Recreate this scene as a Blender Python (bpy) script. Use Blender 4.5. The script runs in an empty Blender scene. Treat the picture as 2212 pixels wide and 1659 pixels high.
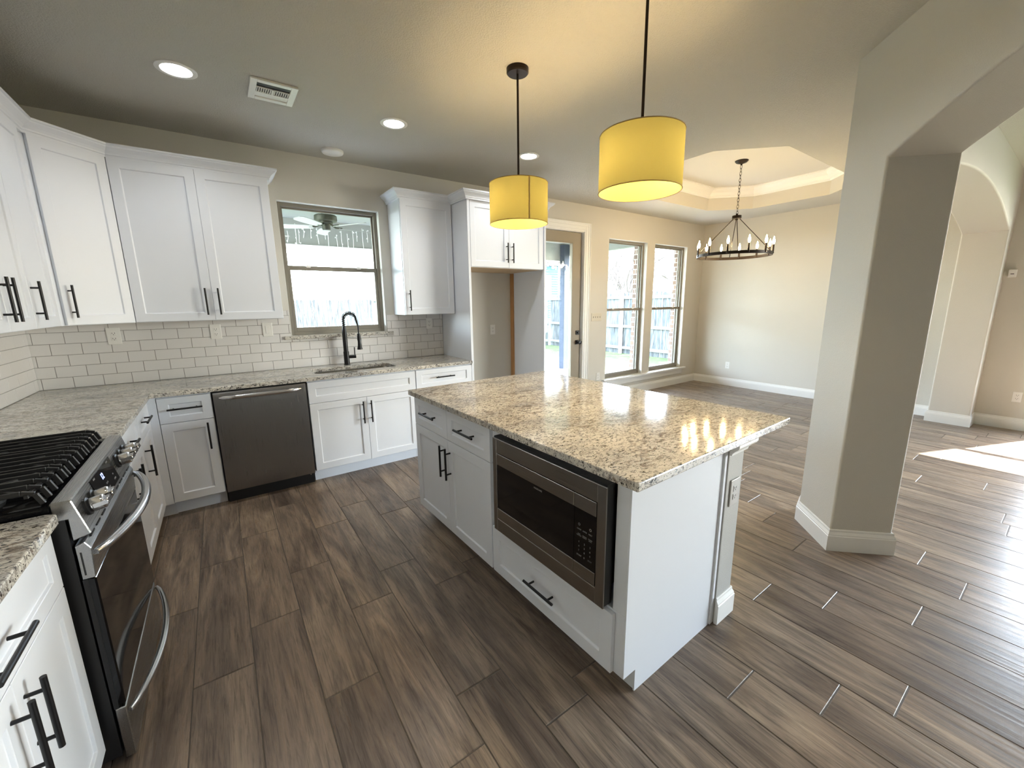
import bpy, bmesh, math, random
from mathutils import Vector, Matrix
random.seed(7)
SC = bpy.context.scene
COL = SC.collection
PI = math.pi
def RAD(a): return math.radians(a)

# ------------------------------------------------------------------ camera
cam_d = bpy.data.cameras.new('camera'); cam = bpy.data.objects.new('camera', cam_d); COL.objects.link(cam); SC.camera = cam
YAW, PITCH, ROLL = RAD(35.26664735), RAD(-11.26445536), RAD(-0.72578229)
f_ = Vector((math.sin(YAW)*math.cos(PITCH), math.cos(YAW)*math.cos(PITCH), math.sin(PITCH)))
r_ = Vector((math.cos(YAW), -math.sin(YAW), 0)); u_ = r_.cross(f_)
r2 = r_*math.cos(ROLL)+u_*math.sin(ROLL); u2 = -r_*math.sin(ROLL)+u_*math.cos(ROLL)
M = Matrix((r2, u2, -f_)).transposed().to_4x4(); M.translation = Vector((1.08960327, -4.2004506, 1.47677681))
cam.matrix_world = M
cam_d.sensor_fit = 'HORIZONTAL'; cam_d.sensor_width = 36.0; cam_d.lens = 881.254/2212*36.0
cam_d.clip_start = 0.02; cam_d.clip_end = 300

# ------------------------------------------------------------------ world, sun, exposure
w = bpy.data.worlds.new('world'); SC.world = w; w.use_nodes = True
wn = w.node_tree.nodes; wl = w.node_tree.links
sky = wn.new('ShaderNodeTexSky'); sky.sky_type = 'NISHITA'; sky.sun_disc = False
sky.sun_elevation = RAD(41.5); sky.sun_rotation = RAD(112); sky.dust_density = 1.0; sky.air_density = 1.0
mixc = wn.new('ShaderNodeMixRGB'); mixc.inputs[0].default_value = 0.85; mixc.inputs[2].default_value = (0.93, 1.0, 1.10, 1)
wl.new(sky.outputs[0], mixc.inputs[1])
bg = wn['Background']; bg.inputs['Strength'].default_value = 10.5
wl.new(mixc.outputs[0], bg.inputs['Color'])
sd = bpy.data.lights.new('sun', 'SUN'); sd.energy = 30.0; sd.angle = RAD(0.6); sd.color = (1.0, 0.96, 0.9)
sun = bpy.data.objects.new('sun', sd); COL.objects.link(sun)
sun.rotation_euler = Vector((-1, 0.4, -0.954)).to_track_quat('-Z', 'Y').to_euler()
vs = SC.view_settings; vs.view_transform = 'Standard'; vs.look = 'None'; vs.gamma = 1; vs.use_curve_mapping = False
vs.exposure = 1.32
SC.cycles.use_denoising = True
SC.cycles.max_bounces = 10; SC.cycles.diffuse_bounces = 6; SC.cycles.glossy_bounces = 4
SC.cycles.transparent_max_bounces = 16; SC.cycles.caustics_reflective = False; SC.cycles.caustics_refractive = False
SC.cycles.sample_clamp_indirect = 6.0
LAMP_DOWN = 11.0; LAMP_PEND = 42.0; EM_DOWN = 10.0; EM_CANDLE = 110.0

def portal(name, loc, rot, sx, sy):
    d = bpy.data.lights.new(name, 'AREA'); d.shape = 'RECTANGLE'; d.size = sx; d.size_y = sy
    d.cycles.is_portal = True
    o = bpy.data.objects.new(name, d); COL.objects.link(o); o.location = loc; o.rotation_euler = rot
for cx, cz, sx, sz in ((2.05, 1.79, .9, 1.2), (4.83, 1.25, .7, 2.1), (6.245, 1.34, .9, 2.1), (7.33, 1.34, .9, 2.1)):
    portal('window_portal', (cx, 0.3, cz), (RAD(-90), 0, 0), sx, sz)
for cy in (-4.6, -5.71, -6.82, -7.93):
    portal('window_portal', (8.5, cy, 1.34), (0, RAD(90), 0), 2.1, .95)

# ------------------------------------------------------------------ node materials
def mat(name, col=(.8,.8,.8), rough=.5, metal=0.0, spec=None, emit=None, estr=0, bump=None, coat=0, aniso=0):
    m = bpy.data.materials.new(name); m.use_nodes = True
    N = m.node_tree.nodes; L = m.node_tree.links; b = N['Principled BSDF']
    b.inputs['Base Color'].default_value = (*col, 1); b.inputs['Roughness'].default_value = rough
    b.inputs['Metallic'].default_value = metal
    if spec is not None: b.inputs['Specular IOR Level'].default_value = spec
    if emit: b.inputs['Emission Color'].default_value = (*emit, 1); b.inputs['Emission Strength'].default_value = estr
    if coat: b.inputs['Coat Weight'].default_value = coat; b.inputs['Coat Roughness'].default_value = .08
    if bump:
        sc, st, dist = bump
        tc = N.new('ShaderNodeTexCoord'); n = N.new('ShaderNodeTexNoise'); n.inputs['Scale'].default_value = sc
        n.inputs['Detail'].default_value = 5; n.inputs['Roughness'].default_value = .65; L.new(tc.outputs['Object'], n.inputs['Vector'])
        bp = N.new('ShaderNodeBump'); bp.inputs['Strength'].default_value = st; bp.inputs['Distance'].default_value = dist
        L.new(n.outputs[0], bp.inputs['Height']); L.new(bp.outputs[0], b.inputs['Normal'])
    return m
def nodes(m): return m.node_tree.nodes, m.node_tree.links, m.node_tree.nodes['Principled BSDF']
def ramp(N, pts, interp='LINEAR'):
    r = N.new('ShaderNodeValToRGB'); r.color_ramp.interpolation = interp
    e = r.color_ramp.elements
    while len(e) < len(pts): e.new(0.5)
    for k, (p, c) in enumerate(pts):
        e[k].position = p; e[k].color = (*c, 1) if len(c) == 3 else c
    return r
def mixrgb(N, L, fac, a, b, mode='MIX'):
    m = N.new('ShaderNodeMixRGB'); m.blend_type = mode
    for s, v in ((0, fac), (1, a), (2, b)):
        if hasattr(v, 'is_output'): L.new(v, m.inputs[s])
        elif isinstance(v, (int, float)): m.inputs[s].default_value = v
        else: m.inputs[s].default_value = (*v, 1)
    return m.outputs[0]

WALL = (.60, .575, .52)
m_wall = mat('greige_wall_paint', WALL, .7, bump=(170, .35, .004))
m_wall_dark = mat('bounce_cut_wall_paint', (.17, .15, .13), .7)  # dark color chosen to cut bounce light from the unseen closing walls
m_wallh = mat('greige_orange_peel_paint', WALL, .62, bump=(240, .45, .004))
m_ceil = mat('ceiling_texture_paint', (.60, .58, .53), .75, bump=(125, .9, .012))
m_reveal = mat('window_return_paint', (.70, .70, .66), .6)
m_trim = mat('white_trim_paint', (.80, .80, .78), .35)
m_cab = mat('white_cabinet_paint', (.70, .73, .785), .38)
m_black = mat('matte_black_metal', (.006, .006, .007), .38, .3)
m_iron = mat('cast_iron', (.010, .010, .011), .42, 0, bump=(300, .15, .001))
m_blkgloss = mat('black_glass', (.004, .004, .005), .06, 0, spec=.35)
m_blkplas = mat('black_plastic', (.008, .008, .009), .4)
m_taupe = mat('taupe_vinyl_frame', (.22, .20, .165), .45)
m_doorp = mat('taupe_door_paint', (.26, .215, .155), .5)
m_bronze = mat('dark_bronze', (.018, .012, .009), .4, .7)
m_plate = mat('white_plate_plastic', (.78, .77, .74), .35)
m_slot = mat('dark_slot', (.02, .02, .02), .6)
m_grout = mat('gray_grout', (.27, .26, .245), .9)
m_wood = mat('raw_wood', (.42, .22, .09), .6)
m_birch = mat('bare_birch_ply', (.50, .36, .22), .6)
m_brick = mat('brick', (.28, .19, .15), .9)
m_conc = mat('patio_concrete', (.34, .335, .33), .9, bump=(8, .2, .01))
m_post = mat('weathered_blue_gray_timber', (.026, .036, .055), .85, bump=(14, .5, .02))
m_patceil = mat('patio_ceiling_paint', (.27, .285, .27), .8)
m_fan = mat('fan_bronze_green', (.045, .05, .035), .5, .3)
m_fanblade = mat('fan_blade_white', (.40, .41, .40), .5)
m_white_ext = mat('white_exterior_trim', (.82, .84, .85), .6)
m_siding = mat('blue_siding', (.03, .11, .19), .7)
m_roof = mat('gray_shingles', (.16, .165, .18), .9, bump=(6, .5, .03))
m_bark = mat('pale_bark', (.10, .085, .075), .9)
m_vent = mat('vent_white_enamel', (.78, .78, .76), .4)
m_sinkm = mat('sink_steel', (.55, .53, .50), .25, 1.0)

def steel(name, col, rough, axis):
    m = mat(name, col, rough, 1.0); N, L, b = nodes(m)
    tc = N.new('ShaderNodeTexCoord'); mp = N.new('ShaderNodeMapping'); L.new(tc.outputs['Object'], mp.inputs[0])
    mp.inputs['Scale'].default_value = axis
    n = N.new('ShaderNodeTexNoise'); n.inputs['Scale'].default_value = 1; n.inputs['Detail'].default_value = 4
    L.new(mp.outputs[0], n.inputs['Vector'])
    r = ramp(N, [(.3, (rough-.03,)*3), (.7, (rough+.04,)*3)]); L.new(n.outputs[0], r.inputs[0]); L.new(r.outputs[0], b.inputs['Roughness'])
    c = ramp(N, [(.3, tuple(x*.97 for x in col)), (.7, tuple(min(1, x*1.03) for x in col))]); L.new(n.outputs[0], c.inputs[0]); L.new(c.outputs[0], b.inputs['Base Color'])
    bp = N.new('ShaderNodeBump'); bp.inputs['Strength'].default_value = .06; bp.inputs['Distance'].default_value = .0005
    L.new(n.outputs[0], bp.inputs['Height']); L.new(bp.outputs[0], b.inputs['Normal'])
    return m
m_dwsteel = steel('brushed_steel_vertical', (.30, .30, .31), .30, (500, 500, 3))
m_steel = steel('brushed_steel_horizontal', (.42, .42, .42), .28, (900, 3, 900))
m_mwsteel = steel('brushed_dark_steel', (.30, .285, .265), .30, (6, 3, 900))
m_chrome = mat('polished_steel_handle', (.60, .60, .61), .20, 1.0)

def granite(name):
    m = mat(name, (.6,.55,.48), .09, spec=.55); N, L, b = nodes(m)
    tc = N.new('ShaderNodeTexCoord'); mp = N.new('ShaderNodeMapping'); L.new(tc.outputs['Object'], mp.inputs[0])
    mp.inputs['Rotation'].default_value = (0, 0, RAD(35)); mp.inputs['Scale'].default_value = (.62, 1.25, 1.0)
    def ns(scale, det, rough=.5, dist=0):
        n = N.new('ShaderNodeTexNoise'); n.inputs['Scale'].default_value = scale; n.inputs['Detail'].default_value = det
        n.inputs['Roughness'].default_value = rough; n.inputs['Distortion'].default_value = dist
        L.new(mp.outputs[0], n.inputs['Vector']); return n.outputs[0]
    base = ramp(N, [(.35, (.44,.43,.41)), (.52, (.60,.565,.50)), (.68, (.68,.645,.585))]); L.new(ns(5, 3), base.inputs[0])
    brown = ramp(N, [(.50, (0,0,0)), (.62, (1,1,1))]); L.new(ns(26, 5, .65, .6), brown.inputs[0])
    big = ramp(N, [(.42, (.1,)*3), (.62, (1,)*3)]); L.new(ns(3.2, 3), big.inputs[0])
    mul = mixrgb(N, L, 1, brown.outputs[0], big.outputs[0], 'MULTIPLY')
    c1 = mixrgb(N, L, mul, base.outputs[0], (.21, .165, .13))
    gray = ramp(N, [(.54, (0,)*3), (.60, (.75,)*3)]); L.new(ns(60, 4, .6, .8), gray.inputs[0])
    c2 = mixrgb(N, L, gray.outputs[0], c1, (.17, .155, .145))
    dark = ramp(N, [(.575, (0,)*3), (.61, (1,)*3)]); L.new(ns(105, 3, .55, 1.2), dark.inputs[0])
    c3 = mixrgb(N, L, dark.outputs[0], c2, (.022, .02, .02))
    L.new(c3, b.inputs['Base Color'])
    return m
m_granite = granite('speckled_granite')

def floor_mat():
    m = mat('wood_look_tile', (.1,.08,.06), .3, spec=.32); N, L, b = nodes(m)
    tc = N.new('ShaderNodeTexCoord'); at = N.new('ShaderNodeAttribute'); at.attribute_name = 'plank'
    sep = N.new('ShaderNodeSeparateColor'); L.new(at.outputs['Color'], sep.inputs[0])
    vm = N.new('ShaderNodeVectorMath'); vm.operation = 'MULTIPLY'; L.new(at.outputs['Color'], vm.inputs[0]); vm.inputs[1].default_value = (37, 53, 11)
    ad = N.new('ShaderNodeVectorMath'); ad.operation = 'ADD'; L.new(tc.outputs['Object'], ad.inputs[0]); L.new(vm.outputs[0], ad.inputs[1])
    def ns(sc, scale, det, rough=.5, dist=0):
        mp = N.new('ShaderNodeMapping'); L.new(ad.outputs[0], mp.inputs[0]); mp.inputs['Scale'].default_value = sc
        n = N.new('ShaderNodeTexNoise'); n.inputs['Scale'].default_value = scale; n.inputs['Detail'].default_value = det
        n.inputs['Roughness'].default_value = rough; n.inputs['Distortion'].default_value = dist
        L.new(mp.outputs[0], n.inputs['Vector']); return n.outputs[0]
    broad = ns((7, 1.0, 1), 1.2, 4, .55, 1.6)
    fine = ns((60, 3.2, 1), 1.6, 6, .7, .8)
    c = ramp(N, [(.30, (.105,.080,.064)), (.47, (.178,.138,.109)), (.60, (.250,.194,.148)), (.75, (.330,.262,.196))]); L.new(broad, c.inputs[0])
    fr = ramp(N, [(.32, (.50,)*3), (.50, (.98,)*3), (.70, (1.38,)*3)]); L.new(fine, fr.inputs[0])
    c1 = mixrgb(N, L, 1, c.outputs[0], fr.outputs[0], 'MULTIPLY')
    pl = ramp(N, [(0, (.80,.78,.78)), (.5, (1,1,1)), (1, (1.16,1.13,1.08))]); L.new(sep.outputs[0], pl.inputs[0])
    c2 = mixrgb(N, L, 1, c1, pl.outputs[0], 'MULTIPLY')
    L.new(c2, b.inputs['Base Color'])
    rr = ramp(N, [(.3, (.36,)*3), (.7, (.24,)*3)]); L.new(fine, rr.inputs[0]); L.new(rr.outputs[0], b.inputs['Roughness'])
    wav = ns((30, .8, 1), 1.0, 3, .5, .6)
    bp = N.new('ShaderNodeBump'); bp.inputs['Strength'].default_value = .28; bp.inputs['Distance'].default_value = .004
    L.new(wav, bp.inputs['Height'])
    bp2 = N.new('ShaderNodeBump'); bp2.inputs['Strength'].default_value = .15; bp2.inputs['Distance'].default_value = .002
    L.new(fine, bp2.inputs['Height']); L.new(bp.outputs[0], bp2.inputs['Normal']); L.new(bp2.outputs[0], b.inputs['Normal'])
    return m
m_floor = floor_mat()
m_fgrout = mat('floor_grout', (.10, .085, .07), .7)
m_tile = mat('glossy_white_subway_tile', (.68, .665, .655), .10, spec=.5)

def glass_mat():
    m = bpy.data.materials.new('window_glass'); m.use_nodes = True; N = m.node_tree.nodes; L = m.node_tree.links
    N.remove(N['Principled BSDF']); out = N['Material Output']
    t = N.new('ShaderNodeBsdfTransparent'); t.inputs[0].default_value = (.97, .985, .98, 1)
    g = N.new('ShaderNodeBsdfGlossy'); g.inputs['Roughness'].default_value = .02
    lw = N.new('ShaderNodeLayerWeight'); pw = N.new('ShaderNodeMath'); pw.operation = 'POWER'; L.new(lw.outputs['Facing'], pw.inputs[0]); pw.inputs[1].default_value = 5
    fr = N.new('ShaderNodeMath'); fr.operation = 'MULTIPLY_ADD'; L.new(pw.outputs[0], fr.inputs[0]); fr.inputs[1].default_value = .45; fr.inputs[2].default_value = .022
    mx = N.new('ShaderNodeMixShader'); L.new(fr.outputs[0], mx.inputs[0]); L.new(t.outputs[0], mx.inputs[1]); L.new(g.outputs[0], mx.inputs[2])
    L.new(mx.outputs[0], out.inputs[0]); return m
m_glass = glass_mat()

def shade_mat():
    m = bpy.data.materials.new('yellow_fabric_shade'); m.use_nodes = True; N = m.node_tree.nodes; L = m.node_tree.links
    N.remove(N['Principled BSDF']); out = N['Material Output']
    d = N.new('ShaderNodeBsdfDiffuse'); d.inputs[0].default_value = (.60, .50, .16, 1)
    t = N.new('ShaderNodeBsdfTranslucent'); t.inputs[0].default_value = (.104, .094, .032, 1)
    tc = N.new('ShaderNodeTexCoord'); n = N.new('ShaderNodeTexNoise'); n.inputs['Scale'].default_value = 500
    L.new(tc.outputs['Object'], n.inputs['Vector'])
    bp = N.new('ShaderNodeBump'); bp.inputs['Strength'].default_value = .2; bp.inputs['Distance'].default_value = .001
    L.new(n.outputs[0], bp.inputs['Height']); L.new(bp.outputs[0], d.inputs['Normal'])
    mx = N.new('ShaderNodeMixShader'); mx.inputs[0].default_value = .5; L.new(d.outputs[0], mx.inputs[1]); L.new(t.outputs[0], mx.inputs[2])
    L.new(mx.outputs[0], out.inputs[0]); return m
m_shade = shade_mat()
m_shade_trim = mat('shade_binding', (.34, .23, .08), .7)
m_downlens = mat('downlight_lens', (1,1,1), .5, emit=(1, .97, .93), estr=EM_DOWN)
m_candle = mat('candle_bulb_glow', (1, .8, .5), .3, emit=(1, .72, .36), estr=EM_CANDLE)
m_bulbglow = mat('warm_bulb_glow', (1, .8, .5), .3, emit=(1, .74, .38), estr=25)
m_stringbulb = mat('string_bulb_glow', (1, .9, .7), .3, emit=(1, .88, .68), estr=6)
m_blue = mat('blue_clock_digits', (.1,.1,.4), .5, emit=(.25, .35, 1), estr=3)
m_print = mat('light_gray_print', (.30, .30, .30), .5)
m_printd = mat('dim_gray_print', (.12, .12, .12), .5)

def grass_mat():
    m = mat('lawn_grass', (.1,.2,.03), .9); N, L, b = nodes(m)
    tc = N.new('ShaderNodeTexCoord'); n = N.new('ShaderNodeTexNoise'); n.inputs['Scale'].default_value = 2.2; n.inputs['Detail'].default_value = 8
    n.inputs['Roughness'].default_value = .75
    L.new(tc.outputs['Object'], n.inputs['Vector'])
    r = ramp(N, [(.35, (.022,.045,.010)), (.5, (.05,.085,.02)), (.6, (.09,.105,.05)), (.72, (.14,.13,.11))]); L.new(n.outputs[0], r.inputs[0]); L.new(r.outputs[0], b.inputs['Base Color'])
    bp = N.new('ShaderNodeBump'); bp.inputs['Strength'].default_value = 1; bp.inputs['Distance'].default_value = .06
    n2 = N.new('ShaderNodeTexNoise'); n2.inputs['Scale'].default_value = 40; L.new(tc.outputs['Object'], n2.inputs['Vector'])
    L.new(n2.outputs[0], bp.inputs['Height']); L.new(bp.outputs[0], b.inputs['Normal'])
    return m
m_grass = grass_mat()
def fence_mat():
    m = mat('weathered_fence_wood', (.4,.38,.34), .9); N, L, b = nodes(m)
    tc = N.new('ShaderNodeTexCoord'); mp = N.new('ShaderNodeMapping'); L.new(tc.outputs['Object'], mp.inputs[0]); mp.inputs['Scale'].default_value = (14, 14, 1.1)
    n = N.new('ShaderNodeTexNoise'); n.inputs['Scale'].default_value = 1.5; n.inputs['Detail'].default_value = 5; n.inputs['Distortion'].default_value = 1.5
    L.new(mp.outputs[0], n.inputs['Vector'])
    r = ramp(N, [(.34, (.018,.022,.025)), (.5, (.065,.075,.078)), (.66, (.13,.14,.135))]); L.new(n.outputs[0], r.inputs[0]); L.new(r.outputs[0], b.inputs['Base Color'])
    return m
m_fence = fence_mat()
m_fence2 = fence_mat(); m_fence2.name = 'sun_dimmed_fence_wood'  # same fence wood, color darkened to offset the direct sun on the back fence
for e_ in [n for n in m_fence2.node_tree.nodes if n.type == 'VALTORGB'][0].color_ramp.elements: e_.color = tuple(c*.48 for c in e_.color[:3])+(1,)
m_fpost = mat('fresh_fence_post', (.30, .25, .22), .9)
m_frail = mat('pale_fence_rail', (.14, .15, .145), .9)
def brick_mat():
    m = mat('brick_veneer', (.3,.2,.15), .9); N, L, b = nodes(m)
    tc = N.new('ShaderNodeTexCoord'); mp = N.new('ShaderNodeMapping'); L.new(tc.outputs['Object'], mp.inputs[0]); mp.inputs['Rotation'].default_value = (RAD(90), 0, 0)
    sx = N.new('ShaderNodeSeparateXYZ'); L.new(tc.outputs['Object'], sx.inputs[0])
    ad = N.new('ShaderNodeMath'); L.new(sx.outputs[0], ad.inputs[0]); L.new(sx.outputs[1], ad.inputs[1])
    cb = N.new('ShaderNodeCombineXYZ'); L.new(ad.outputs[0], cb.inputs[0]); L.new(sx.outputs[2], cb.inputs[1])
    t = N.new('ShaderNodeTexBrick'); L.new(cb.outputs[0], t.inputs['Vector']); t.inputs['Scale'].default_value = 1
    t.inputs['Brick Width'].default_value = .20; t.inputs['Row Height'].default_value = .076; t.inputs['Mortar Size'].default_value = .008
    t.inputs['Color1'].default_value = (.30,.20,.15,1); t.inputs['Color2'].default_value = (.20,.15,.13,1); t.inputs['Mortar'].default_value = (.62,.60,.56,1)
    L.new(t.outputs['Color'], b.inputs['Base Color']); return m
m_brick = brick_mat()

# ------------------------------------------------------------------ mesh helpers
WM = {}
def wm(o): return WM.get(o.name, Matrix.Identity(4)) if o else Matrix.Identity(4)
def root(name, loc=(0,0,0), rz=0.0, label=None, cat=None, group=None):
    o = bpy.data.objects.new(name, None); COL.objects.link(o); o.location = loc; o.rotation_euler = (0, 0, rz)
    o.empty_display_size = .05
    WM[o.name] = Matrix.Translation(loc) @ Matrix.Rotation(rz, 4, 'Z')
    tag(o, label, cat, group); return o
def tag(o, label=None, cat=None, group=None, kind=None):
    if label: o['label'] = label
    if cat: o['category'] = cat
    if group: o['group'] = group
    if kind: o['kind'] = kind
    return o
class MB:
    def __init__(s, local=False): s.v = []; s.f = []; s.local = local; s.c = None
    def add(s, vs, fs):
        n = len(s.v); s.v += [tuple(v) for v in vs]; s.f += [tuple(i+n for i in f) for f in fs]; return s
    def box(s, x0, y0, z0, x1, y1, z1):
        if x0 > x1: x0, x1 = x1, x0
        if y0 > y1: y0, y1 = y1, y0
        if z0 > z1: z0, z1 = z1, z0
        return s.add([(x0,y0,z0),(x1,y0,z0),(x1,y1,z0),(x0,y1,z0),(x0,y0,z1),(x1,y0,z1),(x1,y1,z1),(x0,y1,z1)],
                     [(0,3,2,1),(4,5,6,7),(0,1,5,4),(1,2,6,5),(2,3,7,6),(3,0,4,7)])
    def tube(s, pts, r, n=12, cap=True, closed=False):
        pts = [Vector(p) for p in pts]; rs = r if isinstance(r, (list, tuple)) else [r]*len(pts)
        m = len(pts); base = len(s.v); prev = None
        for i, p in enumerate(pts):
            if closed: t = pts[(i+1) % m]-pts[i-1]
            else: t = (pts[min(i+1, m-1)]-pts[max(i-1, 0)])
            t.normalize()
            if prev is None:
                a = Vector((0,0,1)) if abs(t.z) < .9 else Vector((1,0,0)); x = t.cross(a).normalized()
            else: x = (prev-t*prev.dot(t)).normalized()
            prev = x; y = t.cross(x)
            for k in range(n):
                a = 2*PI*k/n; s.v.append(tuple(p+(x*math.cos(a)+y*math.sin(a))*rs[i]))
        rng = m if closed else m-1
        for i in range(rng):
            j = (i+1) % m
            for k in range(n):
                s.f.append((base+i*n+k, base+i*n+(k+1) % n, base+j*n+(k+1) % n, base+j*n+k))
        if cap and not closed:
            s.f.append(tuple(base+k for k in range(n))[::-1]); s.f.append(tuple(base+(m-1)*n+k for k in range(n)))
        return s
    def lathe(s, prof, c=(0,0,0), n=32, axis='z', cap=True):
        base = len(s.v); c = Vector(c)
        for (r, z) in prof:
            for k in range(n):
                a = 2*PI*k/n; p = (r*math.cos(a), r*math.sin(a), z)
                if axis == 'x': p = (p[2], p[0], p[1])
                if axis == 'y': p = (p[0], p[2], p[1])
                s.v.append(tuple(c+Vector(p)))
        for i in range(len(prof)-1):
            for k in range(n):
                q = (base+i*n+k, base+i*n+(k+1) % n, base+(i+1)*n+(k+1) % n, base+(i+1)*n+k); s.f.append(q)
        if cap:
            s.f.append(tuple(base+k for k in range(n))[::-1]); s.f.append(tuple(base+(len(prof)-1)*n+k for k in range(n)))
        return s
    def sweep(s, path, prof, closed=False):
        # path: 2D points, profile (outward to the right of travel, z)
        P = [Vector(p) for p in path]; m = len(P); base = len(s.v); k = len(prof)
        for i, p in enumerate(P):
            def nrm(a, b): d = (b-a).normalized(); return Vector((d.y, -d.x))
            if closed: n1 = nrm(P[i-1], p); n2 = nrm(p, P[(i+1) % m])
            else:
                n1 = nrm(P[i-1], p) if i else nrm(p, P[1]); n2 = nrm(p, P[i+1]) if i < m-1 else n1
            mt = (n1+n2); mt = mt/(1+n1.dot(n2))
            for (o, z) in prof: s.v.append((p.x+mt.x*o, p.y+mt.y*o, z))
        for i in range(m if closed else m-1):
            j = (i+1) % m
            for a in range(k):
                b = (a+1) % k; s.f.append((base+i*k+a, base+j*k+a, base+j*k+b, base+i*k+b))
        if not closed:
            s.f.append(tuple(base+a for a in range(k))); s.f.append(tuple(base+(m-1)*k+a for a in range(k))[::-1])
        return s
    def plate(s, outer, holes, z0, z1):
        bm = bmesh.new(); loops = [outer]+list(holes); es = []
        for lp in loops:
            lp = [q for i, q in enumerate(lp) if (q[0]-lp[i-1][0])**2+(q[1]-lp[i-1][1])**2 > 1e-10]; vs = [bm.verts.new((x, y, z0)) for x, y in lp]
            es += [bm.edges.new((vs[i], vs[(i+1) % len(vs)])) for i in range(len(vs))]
        bmesh.ops.triangle_fill(bm, use_beauty=True, use_dissolve=False, edges=es)
        bm.verts.index_update(); vs = [tuple(v.co) for v in bm.verts]; fs = [tuple(v.index for v in f.verts) for f in bm.faces]
        bm.free(); nv = len(vs); b = len(s.v); key = {(round(x, 6), round(y, 6)): i for i, (x, y, z) in enumerate(vs)}
        s.add(vs+[(x, y, z1) for x, y, _ in vs], fs+[tuple(i+nv for i in f[::-1]) for f in fs])
        for lp in loops:
            ids = [key[(round(x, 6), round(y, 6))] for x, y in lp if (round(x, 6), round(y, 6)) in key]; n = len(ids)
            for i in range(n):
                a_, c_ = ids[i]+b, ids[(i+1) % n]+b
                if a_ != c_: s.f.append((a_, c_, c_+nv, a_+nv))
        return s
    def xform(s, M, start=0):
        for i in range(start, len(s.v)): s.v[i] = tuple(M @ Vector(s.v[i]))
        return s
    def build(s, name, m, parent=None, bevel=0, smooth=False, seg=1, **kw):
        me = bpy.data.meshes.new(name); vs = s.v
        if parent is not None and not s.local:
            inv = wm(parent).inverted(); vs = [tuple(inv @ Vector(v)) for v in vs]
        me.from_pydata(vs, [], s.f); me.update()
        bm = bmesh.new(); bm.from_mesh(me); bmesh.ops.recalc_face_normals(bm, faces=bm.faces); bm.to_mesh(me); bm.free()
        me.materials.append(m)
        o = bpy.data.objects.new(name, me); COL.objects.link(o)
        if parent is not None: o.parent = parent; WM[o.name] = wm(parent)
        if bevel:
            md = o.modifiers.new('bevel', 'BEVEL'); md.width = bevel; md.segments = seg; md.limit_method = 'ANGLE'; md.angle_limit = RAD(40)
            md.harden_normals = False
        if smooth:
            for p in me.polygons: p.use_smooth = True
            if smooth != 'all':
                try: me.set_sharp_from_angle(angle=RAD(38))
                except Exception: pass
        tag(o, kw.get('label'), kw.get('cat'), kw.get('group'), kw.get('kind')); return o
def struct(name, mb, m, parent=None, **kw):
    return mb.build(name, m, parent, kind=('structure' if parent is None else None), **kw)
def copy_tree(o, parent=None):
    c = o.copy(); COL.objects.link(c); WM[c.name] = wm(o)
    if parent is not None: c.parent = parent
    for ch in [x for x in CH.get(o.name, children(o))]: copy_tree(ch, c)
    return c
CH = {}
def children(o): return [x for x in COL.objects if x.parent == o]
def text_mesh(name, s, size, m, parent, M, depth=.0004, align='CENTER'):
    cu = bpy.data.curves.new(name, 'FONT'); cu.body = s; cu.size = size; cu.align_x = align; cu.align_y = 'CENTER'; cu.extrude = depth
    t = bpy.data.objects.new(name+'_tmp', cu); COL.objects.link(t)
    me = bpy.data.meshes.new_from_object(t.evaluated_get(bpy.context.evaluated_depsgraph_get()))
    bpy.data.objects.remove(t); bpy.data.curves.remove(cu)
    me.name = name; me.materials.clear(); me.materials.append(m)
    o = bpy.data.objects.new(name, me); COL.objects.link(o)
    me.transform(wm(parent).inverted() @ M)
    o.parent = parent; WM[o.name] = wm(parent); return o

# ------------------------------------------------------------------ room shell
H = 2.762; XD = 8.26
def wall_grid(x0, x1, z0, z1, holes, y0, y1):
    mb = MB(); X = sorted(set([x0, x1]+[h[0] for h in holes]+[h[1] for h in holes])); Z = sorted(set([z0, z1]+[h[2] for h in holes]+[h[3] for h in holes]))
    X = [x for x in X if x0 <= x <= x1]; Z = [z for z in Z if z0 <= z <= z1]
    def solid(i, j):
        if i < 0 or j < 0 or i >= len(X)-1 or j >= len(Z)-1: return False
        cx = (X[i]+X[i+1])/2; cz = (Z[j]+Z[j+1])/2
        return not any(h[0] < cx < h[1] and h[2] < cz < h[3] for h in holes)
    for i in range(len(X)-1):
        for j in range(len(Z)-1):
            if not solid(i, j): continue
            a, b, c, d = X[i], X[i+1], Z[j], Z[j+1]
            mb.add([(a,y0,c),(b,y0,c),(b,y0,d),(a,y0,d)], [(0,1,2,3)]); mb.add([(a,y1,c),(b,y1,c),(b,y1,d),(a,y1,d)], [(3,2,1,0)])
            if not solid(i-1, j): mb.add([(a,y0,c),(a,y1,c),(a,y1,d),(a,y0,d)], [(3,2,1,0)])
            if not solid(i+1, j): mb.add([(b,y0,c),(b,y1,c),(b,y1,d),(b,y0,d)], [(0,1,2,3)])
            if not solid(i, j-1): mb.add([(a,y0,c),(b,y0,c),(b,y1,c),(a,y1,c)], [(3,2,1,0)])
            if not solid(i, j+1): mb.add([(a,y0,d),(b,y0,d),(b,y1,d),(a,y1,d)], [(0,1,2,3)])
    return mb
KW = (1.612, 2.488, 1.205, 2.368); DR = (4.37, 5.305, 0.0, 2.415)
W1 = (5.80, 6.69, .305, 2.372); W2 = (6.875, 7.775, .305, 2.372)
OP = [KW, DR, W1, W2]
struct('wall_back', wall_grid(-.15, XD+.15, 0, 3.25, OP, 0, .13), m_wall)
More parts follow.
